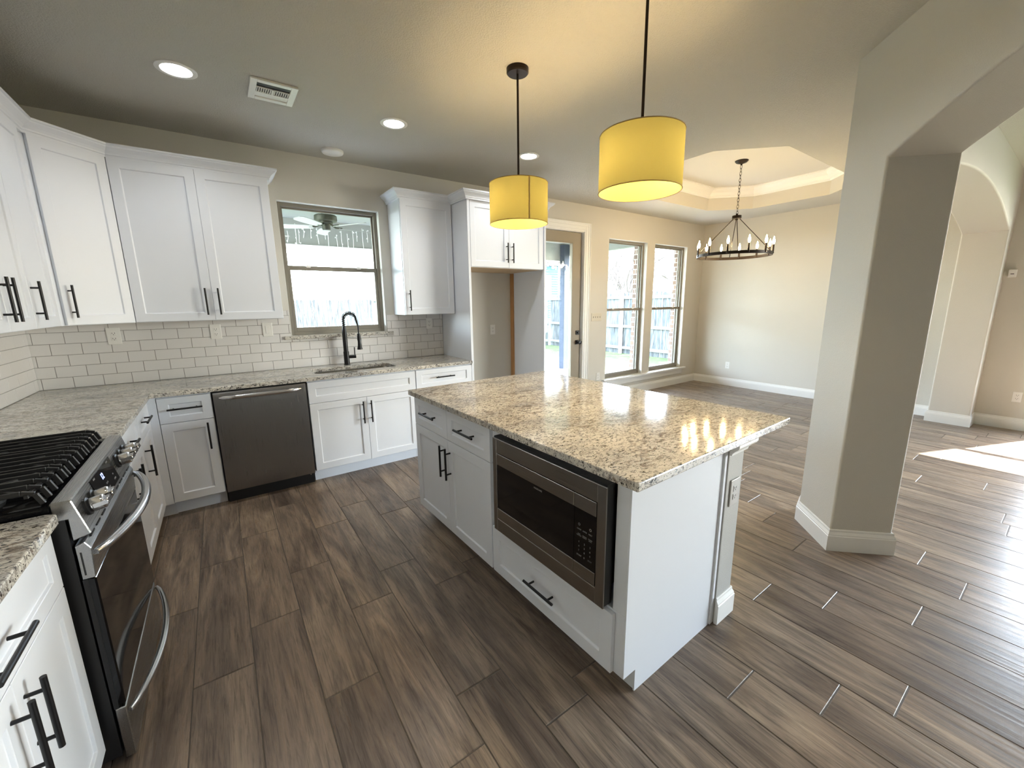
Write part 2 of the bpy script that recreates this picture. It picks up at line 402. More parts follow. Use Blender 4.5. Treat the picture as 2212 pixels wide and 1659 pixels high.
# brick skin outside (openings a little narrower, so the brick returns show through the panes)
BOP = [(KW[0]-.01, KW[1]+.01, KW[2]-.02, KW[3]-.02), (DR[0]-.02, DR[1]+.02, -.2, DR[3]+.02), (W1[0]+.06, W1[1]-.06, W1[2]-.02, W1[3]-.02), (W2[0]+.06, W2[1]-.06, W2[2]-.02, W2[3]-.02)]
struct('wall_outside_brick', wall_grid(-.3, XD+.3, -.24, 3.25, BOP, .145, .205), m_brick)
struct('trim_11', MB().box(W1[1]-.055, .131, W1[2], W1[1], .144, W1[3]).box(W2[1]-.055, .131, W2[2], W2[1], .144, W2[3]), m_white_ext)
struct('wall_left', MB().box(-.15, -6.2, 0, 0, 0, 3.25), m_wall)
# dining / living far wall with the living room's windows
LW = [(-5.08, -4.14, .305, 2.37), (-6.19, -5.25, .305, 2.37), (-7.30, -6.36, .305, 2.37), (-8.41, -7.47, .305, 2.37)]
mb = wall_grid(-9.0, 0, 0, 4.6, LW, 0, .13); mb.v = [(XD+y, x, z) for x, y, z in mb.v]
struct('wall_right', mb, m_wall)
FW = []
mb = wall_grid(1.36, XD+.13, 0, 4.6, FW, 0, .13); mb.v = [(x, -9.0-y, z) for x, y, z in mb.v]
struct('wall_front', mb, m_wall_dark)
struct('wall_kitchen_front', MB().box(-.15, -6.2, 0, 1.6, -6.05, 3.25), m_wall_dark)
struct('wall_living_left', MB().box(1.36, -9.0, 0, 1.5, -6.05, 4.6), m_wall_dark)

# diagonal wall with its arched opening
A0 = Vector((4.150, -3.236)); dirn = Vector((-1, -1)).normalized(); nin = Vector((-1, 1)).normalized()
def arch_wall(name, length, s0, s1, zs, rise, ztop, thick, org, d, nrm, m, bev=.012, n=40):
    h = (s1-s0)/2; R = (h*h+rise*rise)/(2*rise); c = (s0+s1)/2; zc = zs+rise-R; path = [((s0, 0), (-1, 0))]
    for i in range(n+1):
        q = s0+(s1-s0)*i/n; z = zc+math.sqrt(max(0, R*R-(q-c)**2)); nx, nz = (q-c)/R, (z-zc)/R
        if i in (0, n): # mitre with the jamb
            jx = -1 if i == 0 else 1; k = 1+(nx*jx); nx, nz = (nx+jx)/k, nz/k
        path.append(((q, z), (nx, nz)))
    path.append(((s1, 0), (1, 0)))
    prof = [(bev*(1-math.sin(PI/2*k/4)), bev*(1-math.cos(PI/2*k/4))) for k in range(5)]
    prof += [(o, thick-t) for o, t in prof[::-1]]; np_ = len(prof); V = []; F = []
    for (p, nn_) in path:
        for (o, t) in prof: V.append((p[0]+nn_[0]*o, p[1]+nn_[1]*o if p[1] > 0 else 0, t))
    for i in range(len(path)-1):
        for k in range(np_-1): F.append((i*np_+k, (i+1)*np_+k, (i+1)*np_+k+1, i*np_+k+1))
    for k, t in ((0, 0), (np_-1, thick)):
        idx = [i*np_+k for i in range(len(path))]; b = len(V)
        V += [(0, 0, t), (0, ztop, t), (length, ztop, t), (length, 0, t)]+[(V[i][0], ztop, t) for i in idx[1:-1]]
        F.append((b, idx[0], idx[1], b+4, b+1)); F.append((b+3, b+2, len(V)-1, idx[-2], idx[-1]))
        for i in range(1, len(idx)-2): F.append((idx[i], idx[i+1], b+4+i, b+3+i))
    b0 = len(path)*np_; b1 = len(V)-(len(path)-2)-4
    F += [(b0, b0+1, b1+1, b1), (b0+2, b0+3, b1+3, b1+2), (b0+1, b0+2, b1+2, b1+1)]
    mb = MB(); mb.v = [(org.x+d.x*q-nrm.x*t, org.y+d.y*q-nrm.y*t, z) for q, z, t in V]; mb.f = F
    o = struct(name, mb, m, smooth=True); w_ = o.modifiers.new('weighted', 'WEIGHTED_NORMAL'); w_.keep_sharp = True
    return o
arch_wall('wall_diagonal_arch', 4.05, .352, 3.36, 2.163, .25, 4.4, .325, A0, dirn, nin, m_wallh)
# arch between the dining and living rooms
arch_wall('wall_dining_arch', XD-4.30, .05, 8.0-4.30, 2.165, .235, 4.4, .35, Vector((4.30, -3.20)), Vector((1, 0)), Vector((0, 1)), m_wall, .014)

struct('wall_dining_arch_end', MB().plate([(4.1515, -3.2365), (4.30, -3.2001), (4.30, -3.5499), (4.40, -3.5499), (4.37, -3.46)], [], 0, 4.39), m_wall)
# ceilings
tray_c = (6.18, -1.58); tx0, tx1, ty0, ty1, tc = 4.815, 7.545, -2.472, -.69, .43
oct_ = [(tx0+tc, ty0), (tx1-tc, ty0), (tx1, ty0+tc), (tx1, ty1-tc), (tx1-tc, ty1), (tx0+tc, ty1), (tx0, ty1-tc), (tx0, ty0+tc)]
kp = [(-.1, .1), (XD+.1, .1), (XD+.1, -3.25), (4.34, -3.25), (4.20, -3.30), (1.25, -6.15), (-.1, -6.15)]
struct('ceiling', MB().plate(kp, [oct_], H, H+.06), m_ceil)
ZT = 3.05
mb = MB(); n8 = len(oct_); sh_ = lambda q: (tray_c[0]+(q[0]-tray_c[0])*.9985, tray_c[1]+(q[1]-tray_c[1])*.9985); oct_ = [sh_(q) for q in oct_]
mb.add([(x, y, H+.0) for x, y in oct_]+[(x, y, ZT) for x, y in oct_], [(i, (i+1) % n8, (i+1) % n8+n8, i+n8) for i in range(n8)])
mb.add([(x, y, ZT) for x, y in oct_], [tuple(range(n8))])
struct('ceiling_tray', mb, m_wall)
inner = oct_[::-1]
prof = [(0, ZT-.125), (.014, ZT-.125), (.016, ZT-.105), (.03, ZT-.095), (.05, ZT-.06), (.085, ZT-.03), (.09, ZT-.015), (.105, ZT-.012), (.105, ZT), (0, ZT)]
# travel clockwise seen from above keeps the right-hand side inside the octagon
struct('trim_1', MB().sweep(inner, prof, closed=True), m_trim)
# living room vaulted ceiling, rising away from the arch
mb = MB().plate([(XD+.1, -3.45), (4.16, -3.45), (1.42, -6.19), (1.42, -9.1), (XD+.1, -9.1)], [], 2.74, 2.84); mb.v = [(x, y, z+.30*(-3.45-y)) for x, y, z in mb.v]
struct('ceiling_living', mb, m_ceil)
struct('roof_over_house', MB().box(-.6, -9.6, 4.65, XD+.75, .9, 4.75), m_roof)
# deep eave over the living room windows
struct('eave_right', MB().box(XD+.13, -9.6, 2.47, XD+.77, -2.0, 2.65), m_white_ext)

# floor: wood-look tile planks laid along y, grout bed under them
PW = .2065; PL = .9175; X0 = 1.034
known = {-1: -2.37, 0: -2.14, 1: -2.724, 2: -2.297, 3: -3.007, 4: -1.46, 7: -3.62, 8: -3.848, 9: -4.005, 10: -3.43, 11: -3.655, 12: -3.935, 13: -3.37}
fr = random.Random(5); V = []; Fc = []; cols = []
def plank(x0, y0, x1, y1):
    g = .0012; ch = .0016
    x0 += g; x1 -= g; y0 += g; y1 -= g
    if x1-x0 < .01 or y1-y0 < .01: return
    b = len(V); zt = 0.0; zb = -.003; ce = .0032
    V.extend([(x0,y0,zb),(x1,y0,zb),(x1,y1,zb),(x0,y1,zb),(x0+ch,y0+ce,zt),(x1-ch,y0+ce,zt),(x1-ch,y1-ce,zt),(x0+ch,y1-ce,zt)])
    Fc.extend([(b+4,b+5,b+6,b+7),(b,b+1,b+5,b+4),(b+1,b+2,b+6,b+5),(b+2,b+3,b+7,b+6),(b+3,b,b+4,b+7)])
    c = (fr.random(), fr.random(), fr.random(), 1); cols.extend([c]*5)
for k in range(-6, 36):
    xa = X0+PW*k; xb = xa+PW; off = known.get(k, -fr.random()*PL)
    xa = max(xa, 0); xb = min(xb, XD)
    if xb-xa < .01: continue
    y = off-math.ceil((off+9.0)/PL)*PL
    while y < 0:
        plank(xa, max(y, -9.0), xb, min(y+PL, 0)); y += PL
me = bpy.data.meshes.new('floor'); me.from_pydata(V, [], Fc); me.materials.append(m_floor)
ca = me.color_attributes.new('plank', 'FLOAT_COLOR', 'CORNER')
for p in me.polygons:
    for li in p.loop_indices: ca.data[li].color = cols[p.index]
fl = bpy.data.objects.new('floor', me); COL.objects.link(fl); tag(fl, kind='structure')
fg = MB().box(-.1, -9.1, -.15, XD+.13, .13, -.0018).build('grout_bed', m_fgrout); fg.parent = fl

# baseboards
BB = [(0, 0), (.016, 0), (.016, .094), (.0135, .098), (.0135, .104), (.010, .112), (.0065, .120), (.0065, .128), (.004, .134), (0, .134)]
def base(name, path, closed=False): return struct(name, MB().sweep(path, BB, closed), m_trim)
base('baseboard_back', [(5.43, 0), (XD, 0)])
base('baseboard_right', [(XD, -3.20), (XD, 0)][::-1])
base('baseboard_pier', [(XD, -9.0), (XD, -3.55), (8.0, -3.55), (8.0, -3.20), (XD, -3.20)][::-1])
pA = A0; pB = A0+dirn*.352; pC = pB-nin*.325; pD = A0-nin*.325
base('baseboard_column', [(4.32, -3.195), tuple(A0), tuple(pB), tuple(pC), tuple(pC-dirn*.10)])
# ------------------------------------------------------------------ windows and doors
def sash_window(name, x0, x1, z0, z1, zm, fw=.035, plane=None, m=m_taupe):
    # plane None: in the back wall (y .06 to .12). plane X: in the far wall, x/y swapped
    def T(mb):
        if plane is not None: mb.v = [(plane+y, x, z) for x, y, z in mb.v]
        return mb
    ro = struct(name, T(MB().box(x0, .065, z0, x0+fw, .125, z1).box(x1-fw, .065, z0, x1, .125, z1).box(x0+fw, .065, z1-fw, x1-fw, .125, z1).box(x0+fw, .065, z0, x1-fw, .125, z0+fw*.9)), m, bevel=.002)
    a, b = x0+fw, x1-fw; s = .026
    up = T(MB().box(a, .098, zm-.018, a+s*.6, .118, z1-fw).box(b-s*.6, .098, zm-.018, b, .118, z1-fw).box(a+s*.6, .098, z1-fw-s*.6, b-s*.6, .118, z1-fw).box(a+s*.6, .098, zm-.018, b-s*.6, .118, zm+.018))
    us = up.build('upper_sash', m, ro, bevel=.002)
    T(MB().box(a+s*.6, .106, zm+.018, b-s*.6, .110, z1-fw-s*.6)).build('pane', m_glass, us)
    lo = T(MB().box(a, .072, z0+fw*.9, a+s, .096, zm+.02).box(b-s, .072, z0+fw*.9, b, .096, zm+.02).box(a+s, .072, zm-.02, b-s, .096, zm+.02).box(a+s, .072, z0+fw*.9, b-s, .096, z0+fw*.9+s+.012))
    ls = lo.build('lower_sash', m, ro, bevel=.002)
    T(MB().box(a+s, .082, z0+fw*.9+s+.012, b-s, .086, zm-.02)).build('pane', m_glass, ls)
    w_ = (b-a)
    for q in (.22, .78):
        T(MB().box(a+w_*q-.018, .062, zm+.006, a+w_*q+.018, .074, zm+.026)).build('sash_lock', m_plate, ls)
    return ro
sash_window('window_1', KW[0], KW[1], KW[2], KW[3], 1.812)
sash_window('window_2', *W1, 1.352)
sash_window('window_3', *W2, 1.352)
def flip_front(ro):
    for o in [ro]+children(ro)+[c for k in children(ro) for c in children(k)]:
        for v in o.data.vertices: v.co.y = -9.0-v.co.y
for i, (a, b, c, d) in enumerate(FW): flip_front(sash_window('window_%d' % (8+i), a, b, c, d, 1.352))
for i, (a, b, c, d) in enumerate(LW): sash_window('window_%d' % (4+i), a, b, c, d, 1.352, plane=XD)
# painted drywall returns of the three back windows
def returns(name, w):
    x0, x1, z0, z1 = w; t = .004
    struct(name, MB().box(x0, 0.0005, z0, x0+t, .066, z1).box(x1-t, .0005, z0, x1, .066, z1).box(x0+t, .0005, z1-t, x1-t, .066, z1), m_reveal)
returns('trim_2', KW); returns('trim_3', W1); returns('trim_4', W2)
# dining window stool and apron
struct('trim_5', MB().box(5.735, -.055, .279, 7.885, 0, .305).box(W1[0], 0, .279, W1[1], .066, .3049).box(W2[0], 0, .279, W2[1], .066, .3049), m_trim, bevel=.004, seg=2)
struct('trim_6', MB().box(5.80, -.018, .19, 7.82, 0, .279), m_trim, bevel=.002)
# granite stool under the sink window
MB().box(1.552, -.032, 1.174, 2.548, 0, 1.204).box(KW[0], 0, 1.174, KW[1], .066, 1.2049).build('window_sill', m_granite, bevel=.003, label='speckled granite sill slab below the window over the sink', cat='window sill')
# patio door
dx0, dx1 = 4.392, 5.285; lx0, lx1, lz0, lz1 = 4.555, 5.112, .25, 2.252
d1 = struct('door_1', wall_grid(dx0, dx1, .02, 2.398, [(lx0, lx1, lz0, lz1)], .035, .080), m_doorp, bevel=.002)
MB().box(lx0, .052, lz0, lx1, .058, lz1).build('glass_pane', m_glass, d1)
mb = MB(); t = .018
mb.box(lx0-t, .025, lz0-t, lx0, .035, lz1+t).box(lx1, .025, lz0-t, lx1+t, .035, lz1+t).box(lx0, .025, lz1, lx1, .035, lz1+t).box(lx0, .025, lz0-t, lx1, .035, lz0)
mb.build('glazing_bead', m_doorp, d1, bevel=.003)
db = MB().box(5.203, .022, 1.018, 5.265, .035, 1.078).build('deadbolt', m_black, d1, bevel=.003)
MB().lathe([(.012, 0), (.012, .02)], (5.234, .002, 1.048), 16, 'y').build('thumb_turn', m_black, db)
kn = MB().box(5.200, .022, .882, 5.262, .035, .942).build('door_knob', m_black, d1, bevel=.003)
MB().lathe([(.010, 0), (.010, -.025), (.024, -.030), (.029, -.042), (.026, -.056), (.010, -.060)], (5.236, .022, .912), 24, 'y').build('knob_grip', m_black, kn, smooth=True)
struct('trim_7', MB().box(DR[0], 0.0, 0, dx0-.004, .13, DR[3]).box(dx1+.009, .0, 0, DR[1], .13, DR[3]).box(dx0-.004, 0.0, 2.402, dx1+.009, .13, DR[3]), m_trim)
struct('trim_8', MB().box(dx1, .045, 0, dx1+.009, .085, 2.402), m_blkplas)
cas = [(0, 0), (0, .118)]
mb = MB()
cw = .112; x0, x1, zt = DR[0]+.006, DR[1]-.006, DR[3]-.006
for (a, b, y) in ((0, cw, -.012), (cw*.22, cw, -.017), (cw*.62, cw, -.022), (cw*.86, cw, -.028)):
    mb.box(x1+a, y, 0, x1+b, 0, zt+b).box(x0-b, y, 0, x0-a, 0, zt+b).box(x0-a, y, zt+a, x1+a, 0, zt+b)
struct('trim_9', mb, m_trim, bevel=.0025)

# ------------------------------------------------------------------ cabinet kit (local frame: x along the front, -y out of the front)
def shaker(x0, x1, z0, z1, yf=-.020, yb=-.001, st=.057, rec=.009, rail=None):
    mb = MB(True); rl = rail or st
    a, b, c, d = x0+st, x1-st, z0+rl, z1-rl; k = .0035
    o = [(x0,yf,z0),(x1,yf,z0),(x1,yf,z1),(x0,yf,z1)]; i1 = [(a,yf,c),(b,yf,c),(b,yf,d),(a,yf,d)]
    i2 = [(a+k,yf+rec,c+k),(b-k,yf+rec,c+k),(b-k,yf+rec,d-k),(a+k,yf+rec,d-k)]; bk = [(x0,yb,z0),(x1,yb,z0),(x1,yb,z1),(x0,yb,z1)]
    mb.v = o+i1+i2+bk
    for q in range(4):
        r = (q+1) % 4
        mb.f += [(q, r, 4+r, 4+q), (4+q, 4+r, 8+r, 8+q), (12+q, 12+r, r, q)]
    mb.f += [(8, 9, 10, 11), (15, 14, 13, 12)]
    return mb
def bar_handle(parent, x, z, vert, L=.195, y0=-.020, so=.034):
    mb = MB(True); r = .0062; sp = .064
    if vert:
        mb.tube([(x, y0-so, z-L/2), (x, y0-so, z+L/2)], r, 14)
        for s in (-sp, sp): mb.tube([(x, y0, z+s), (x, y0-so, z+s)], .0048, 10)
    else:
        mb.tube([(x-L/2, y0-so, z), (x+L/2, y0-so, z)], r, 14)
        for s in (-sp, sp): mb.tube([(x+s, y0, z), (x+s, y0-so, z)], .0048, 10)
    return mb.build('handle', m_black, parent, smooth=True)
def cabinet(name, loc, rz, W, z0, z1, depth, fronts, label, cat, toe=None, toe_d=.075, group=None, bottom=None, body=None, xoff=0):
    r = root(name, loc, rz, label, cat, group)
    (body or MB(True).box(xoff, 0, z0, W, depth, z1)).build('body', m_cab, r, bevel=.0015)
    if toe: MB(True).box(xoff, toe_d, 0, W, toe_d+.015, z0).build('toe_kick', m_cab, r)
    if bottom: MB(True).box(xoff+.02, .02, z0-.003, W-.02, depth-.01, z0-.0002).build('bottom_panel', bottom, r)
    for (kind, a, b, c, d, hnd) in fronts:
        rail = None
        if kind == 'drawer' and d-c < .22: rail = .046
        o = shaker(a, b, c, d, rail=rail).build('drawer' if kind == 'drawer' else ('false_front' if kind == 'false' else 'door'), m_cab, r, bevel=.0015)
        if hnd: bar_handle(o, *hnd)
    return r
R90 = RAD(90)
ZB, ZD, ZM, ZTOP = .116, .868, .688, .880
DW_, DWz = .0015, .003
# ---- base cabinets, left run (front faces +x). local x=0 is the end nearest the camera
cabinet('base_cabinet', (.61, -1.803, 0), R90, .737, ZB-.006, ZTOP, .60,
        [('drawer', .003, .734, ZM+.003, ZD, (.372, .785, False)),
         ('door', .003, .3675, ZB, ZM, (.332, .565, True)), ('door', .3695, .734, ZB, ZM, (.405, .565, True))],
        'white two door base cabinet with one drawer, just beyond the range', 'cabinet', toe=True)
cabinet('base_cabinet', (.61, -1.066, 0), R90, .376, ZB-.006, ZTOP, .60,
        [('drawer', .003, .373, ZM+.003, ZD, (.165, .795, False)), ('door', .003, .373, ZB, ZM, (.041, .565, True))],
        'narrow single door base cabinet at the inside corner, facing the island side', 'cabinet', toe=True)
cabinet('corner_base_cabinet', (.61, -.69, 0), R90, .69, ZB-.006, ZTOP, .60, [],
        'plain white blind corner base cabinet filler between the two counter runs', 'cabinet', body=MB(True).box(0, -.018, ZB-.006, .62, .60, ZTOP))
MB().box(.612, -.6295, ZB-.006, .6735, -.611, ZTOP).build('filler_strip', m_cab, bpy.data.objects['corner_base_cabinet'])
MB().box(.535, -.69, 0, .55, -.62, ZB-.006).box(.535, -.55, 0, .675, -.535, ZB-.006).build('toe_kick', m_cab, bpy.data.objects['corner_base_cabinet'])
# ---- near base cabinet on this side of the range
cabinet('base_cabinet', (.61, -3.36, 0), R90, .768, ZB-.02, ZTOP, .60,
        [('drawer', .003, .765, ZM+.003, ZD, (.355, .775, False)),
         ('door', .003, .3835, ZB-.014, ZM, (.345, .560, True)), ('door', .3855, .765, ZB-.014, ZM, (.418, .560, True))],
        'white two door base cabinet with wide drawer, at the near left corner', 'cabinet', toe=True)
# ---- base cabinets, back run (front faces -y)
cabinet('base_cabinet', (.674, -.61, 0), 0, .303, ZB-.006, ZTOP, .60,
        [('drawer', .003, .300, ZM+.003, ZD, (.149, .790, False)), ('door', .003, .300, ZB, ZM, (.260, .570, True))],
        'narrow white base cabinet with drawer, left of the dishwasher', 'cabinet', toe=True)
cabinet('sink_base_cabinet', (1.600, -.61, 0), 0, .916, ZB-.006, ZTOP, .60,
        [('false', .003, .913, ZM+.003, ZD, None),
         ('door', .003, .457, ZB, ZM, (.418, .560, True)), ('door', .459, .913, ZB, ZM, (.486, .560, True))],
        'white sink base cabinet with false drawer front and two doors, right of the dishwasher', 'cabinet', toe=True,
        body=MB(True).box(0, 0, ZB-.006, .916, .60, .62).box(0, 0, .62, .06, .60, ZTOP).box(.86, 0, .62, .916, .60, ZTOP).box(.06, 0, .62, .86, .02, ZTOP))
cabinet('base_cabinet', (2.518, -.61, 0), 0, .600, ZB-.006, ZTOP, .60,
        [('drawer', .003, .597, ZM+.003, ZD, (.292, .787, False)),
         ('door', .003, .299, ZB, ZM, (.262, .560, True)), ('door', .301, .597, ZB, ZM, (.338, .560, True))],
        'white base cabinet with one drawer beside the tall refrigerator panel', 'cabinet', toe=True)
# ---- upper cabinets
UB, UT = 1.372, 2.440
cabinet('upper_cabinet', (.31, -1.757, 0), R90, .672, UB, UT, .306,
        [('door', .002, .3345, UB+.004, UT-.004, (.300, 1.517, True)), ('door', .3365, .670, UB+.004, UT-.004, (.371, 1.517, True))],
        'white two door wall cabinet at the left edge of the photo', 'cabinet')
cabinet('upper_cabinet', (.31, -1.085, 0), R90, .475, UB, UT, .306,
        [('door', .002, .395, UB+.004, UT-.004, (.030, 1.517, True))],
        'single door white wall cabinet left of the diagonal corner cabinet', 'cabinet')
# diagonal corner wall cabinet
r = root('corner_upper_cabinet', (.31, -.61, 0), RAD(45), 'white diagonal corner wall cabinet with one door and pull on its left', 'cabinet')
Wd = math.hypot(.30, .30)
mb = MB().plate([(.003, -.003), (.003, -.61), (.31, -.61), (.61, -.31), (.61, -.003)], [], UB, UT); mb.build('body', m_cab, r, bevel=.0015)
o = shaker(.024, Wd-.012, UB+.004, UT-.004).build('door', m_cab, r, bevel=.0015); bar_handle(o, .062, 1.517, True)
cabinet('upper_cabinet', (.612, -.31, 0), 0, .918, UB, UT, .306,
        [('door', .006, .4585, UB+.004, UT-.004, (.420, 1.514, True)), ('door', .4605, .915, UB+.004, UT-.004, (.499, 1.514, True))],
        'white two door wall cabinet just left of the sink window', 'cabinet')
cabinet('upper_cabinet', (2.578, -.31, 0), 0, .540, UB, UT, .306,
        [('door', .004, .530, UB+.004, UT-.004, (.044, 1.510, True))],
        'single door white wall cabinet right of the sink window', 'cabinet')
cabinet('refrigerator_cabinet', (3.148, -.60, 0), 0, .918, 1.826, UT, .596,
        [('door', .006, .4570, 1.830, UT-.004, (.424, 1.975, True)), ('door', .4590, .912, 1.830, UT-.004, (.494, 1.975, True))],
        'white two door cabinet above the empty refrigerator alcove', 'cabinet', bottom=m_birch)
# tall panels
r = root('refrigerator_surround', (3.134, -.31, 0), 0, 'tall white panel on the left side of the refrigerator alcove', 'cabinet side')
MB().box(3.120, -.61, 0, 3.146, 0, UT).box(3.120, -.628, 0, 3.146, -.61, UT).build('side_panel', m_cab, r, bevel=.0015)
r = root('refrigerator_surround', (4.08, -.31, 0), 0, 'tall white panel on the right side of the refrigerator alcove', 'cabinet side')
MB().box(4.068, -.61, 0, 4.092, 0, UT).box(4.068, -.628, 0, 4.092, -.61, UT).build('side_panel', m_cab, r, bevel=.0015)
MB().box(4.048, -.055, 0, 4.067, -.001, 1.82).build('wood_cleat', m_wood, r)
# crown mouldings
CR = [(0, 2.436), (.014, 2.436), (.014, 2.448), (.020, 2.452), (.022, 2.460), (.032, 2.472), (.048, 2.484), (.056, 2.490), (.060, 2.498), (.066, 2.500), (.066, 2.512), (0, 2.512)]
MB().sweep([(.315, -1.757), (.315, -.612), (.612, -.315), (1.530, -.315), (1.530, -.001)], CR).build('crown_molding', m_cab, label='white crown molding along the wall cabinets left of the sink window', cat='molding')
MB().sweep([(2.578, -.001), (2.578, -.315), (3.116, -.315), (3.116, -.630), (4.096, -.630), (4.096, -.001)], CR).build('crown_molding', m_cab, label='white crown molding topping the cabinets right of the sink window', cat='molding')

# ------------------------------------------------------------------ countertops
CT, CB = .912, .880
def rrect(x0, y0, x1, y1, r, n=6):
    pts = []
    for cx, cy, a0 in ((x1-r, y1-r, 0), (x0+r, y1-r, 90), (x0+r, y0+r, 180), (x1-r, y0+r, 270)):
        for k in range(n+1):
            a = RAD(a0+90*k/n); pts.append((cx+r*math.cos(a), cy+r*math.sin(a)))
    return pts
SX0, SX1, SY0, SY1 = 1.695, 2.392, -.512, -.200
MB().plate([(.001, -.001), (.001, -1.803), (.652, -1.803), (.652, -.652), (3.118, -.652), (3.118, -.001)], [rrect(SX0, SY0, SX1, SY1, .05)], CB+.0005, CT).build('countertop', m_granite, bevel=.004, seg=2, label='L-shaped speckled granite countertop running from the range round to the sink', cat='countertop')
MB().plate([(.001, -3.36), (.652, -3.36)] + [(.652, -2.600), (.628, -2.585)] + [(.001, -2.585)], [], CB+.0005, CT).build('countertop', m_granite, bevel=.004, seg=2, label='short speckled granite countertop in the near left corner, before the range', cat='countertop')
# tile backsplash
def tiles(name, regions, umax, zmax, jx0, to_world, label, gx):
    mb = MB(); k = 0; z = CT+.0015; th = .0075; row = 0; P = .1570; RH = .0794; bw = .0012
    while z < zmax:
        u = jx0+(P/2 if row % 2 else 0)-3*P
        while u < umax:
            for (a, b, c, d) in regions:
                x0, x1, z0, z1 = max(u+.0018, a), min(u+P-.0018, b), max(z+.001, c), min(z+RH-.002, d)
                if x1-x0 > .006 and z1-z0 > .006:
                    vs = [(x0,0,z0),(x1,0,z0),(x1,0,z1),(x0,0,z1),(x0,-th+bw,z0),(x1,-th+bw,z0),(x1,-th+bw,z1),(x0,-th+bw,z1),
                          (x0+bw,-th,z0+bw),(x1-bw,-th,z0+bw),(x1-bw,-th,z1-bw),(x0+bw,-th,z1-bw)]
                    fs = [(8,9,10,11)]
                    for q in range(4):
                        r = (q+1) % 4; fs += [(q, r, 4+r, 4+q), (4+q, 4+r, 8+r, 8+q)]
                    mb.add(vs, fs)
            u += P
        z += RH; row += 1
    mb.v = [to_world(*v) for v in mb.v]
    me = bpy.data.meshes.new(name); me.from_pydata(mb.v, [], mb.f)
    me.materials.append(m_tile); o = bpy.data.objects.new(name, me); COL.objects.link(o); tag(o, label, 'backsplash')
    g = MB()
    for (a, b, c, d) in gx: g.box(a, -.0050, c, b, -.0004, d)
    g.v = [to_world(*v) for v in g.v]; g.build('grout', m_grout, o); return o
big = (0.004, 3.116, CT+.001, 1.150); lft = (0.004, 1.608, 1.150, 1.371); lft2 = (1.533, 1.608, 1.371, 1.432); mid_ = (1.612, 2.488, 1.150, 1.173); rgt = (2.492, 3.116, 1.150, 1.371)
tiles('tile_backsplash', [big, lft, lft2, mid_, rgt], 3.2, 1.43, .0245, lambda x, y, z: (x, y, z), 'white subway tile backsplash on the wall behind the sink', [(0.004, 3.117, CT+.001, 1.172), (0.004, 1.610, 1.172, 1.371), (1.533, 1.610, 1.371, 1.433), (2.490, 3.117, 1.172, 1.371)])
tiles('tile_backsplash', [(.010, 3.36, CT+.001, 1.371)], 3.4, 1.37, .0785, lambda x, y, z: (-y, -x, z), 'white subway tile backsplash on the left wall behind the range', [(.010, 3.36, CT+.001, 1.371)])

# ------------------------------------------------------------------ sink and faucet
r = root('kitchen_sink', (2.044, -.356, .70), 0, 'stainless steel undermount sink set in the granite below the window', 'sink')
mb = MB(); o1 = rrect(SX0-.004, SY0-.004, SX1+.004, SY1+.004, .054); i1 = rrect(SX0+.012, SY0+.012, SX1-.012, SY1-.012, .05); n_ = len(o1)
mb.add([(x, y, CB-.001) for x, y in o1]+[(x, y, .70) for x, y in i1]+[(x, y, .685) for x, y in rrect(SX0+.05, SY0+.05, SX1-.05, SY1-.05, .04)],
       [(i, (i+1) % n_, (i+1) % n_+n_, i+n_) for i in range(n_)]+[(i+n_, (i+1) % n_+n_, (i+1) % n_+2*n_, i+2*n_) for i in range(n_)]+[tuple(range(2*n_, 3*n_))])
mb.build('basin', m_sinkm, r, smooth=True)
MB().lathe([(.045, .686), (.045, .689), (.03, .689), (.02, .687)], (2.044, -.33, 0), 24).build('drain', m_chrome, r, smooth=True)
fx, fy = 2.047, -.098
r = root('kitchen_faucet', (fx, fy, CT), 0, 'matte black spring neck faucet standing behind the sink', 'faucet')
MB().lathe([(.030, CT), (.030, CT+.006), (.0255, CT+.010), (.0255, 1.036), (.0215, 1.040), (.0215, 1.20), (.0185, 1.235), (.013, 1.275), (.009, 1.278)], (fx, fy, 0), 24).build('body', m_black, r, smooth=True)
# arc of hose
dx, dy = .45, -.89; pts = []
for k in range(41):
    t = k/40
    if t < .25: pts.append((0, 1.272+.30*t))
    else:
        a = (t-.25)/.75*RAD(152); R_ = .085; pts.append((R_-R_*math.cos(a), 1.347+R_*math.sin(a)*.62))
path = [Vector((fx+dx*d_, fy+dy*d_, z)) for d_, z in pts]
MB().tube(path, .0085, 10).build('hose', m_black, r, smooth=True)
sp = []; turns = 17; m_ = len(path)
for k in range(turns*12+1):
    t = k/(turns*12)*(m_-1); i = min(int(t), m_-2); p = path[i].lerp(path[i+1], t-i); tg = (path[min(i+1, m_-1)]-path[i]).normalized()
    b_ = Vector((dy, -dx, 0)).normalized(); n2 = tg.cross(b_); a = 2*PI*k/12
    sp.append(p+(b_*math.cos(a)+n2*math.sin(a))*.0155)
MB().tube(sp, .0026, 6).build('spring', m_black, r, smooth='all')
e = path[-1]; hd = Vector((fx+dx*.19, fy+dy*.19, 0))
MB().tube([e, Vector((hd.x, hd.y, 1.275)), Vector((hd.x, hd.y, 1.19))], [.010, .007, .006], 10).build('lower_hose', m_black, r, smooth=True)
MB().lathe([(.012, 1.215), (.0145, 1.205), (.0145, 1.13), (.017, 1.10), (.0235, 1.075), (.0235, 1.066), (.010, 1.066)], (hd.x, hd.y, 0), 20).build('spray_head', m_black, r, smooth=True)
MB().tube([(fx, fy, 1.172), (hd.x, hd.y, 1.172)], .0045, 10).build('spray_arm', m_chrome, r, smooth=True)
MB().lathe([(.0165, 1.150), (.0165, 1.192)], (hd.x, hd.y, 0), 16).build('holder_clip', m_black, r, smooth=True)
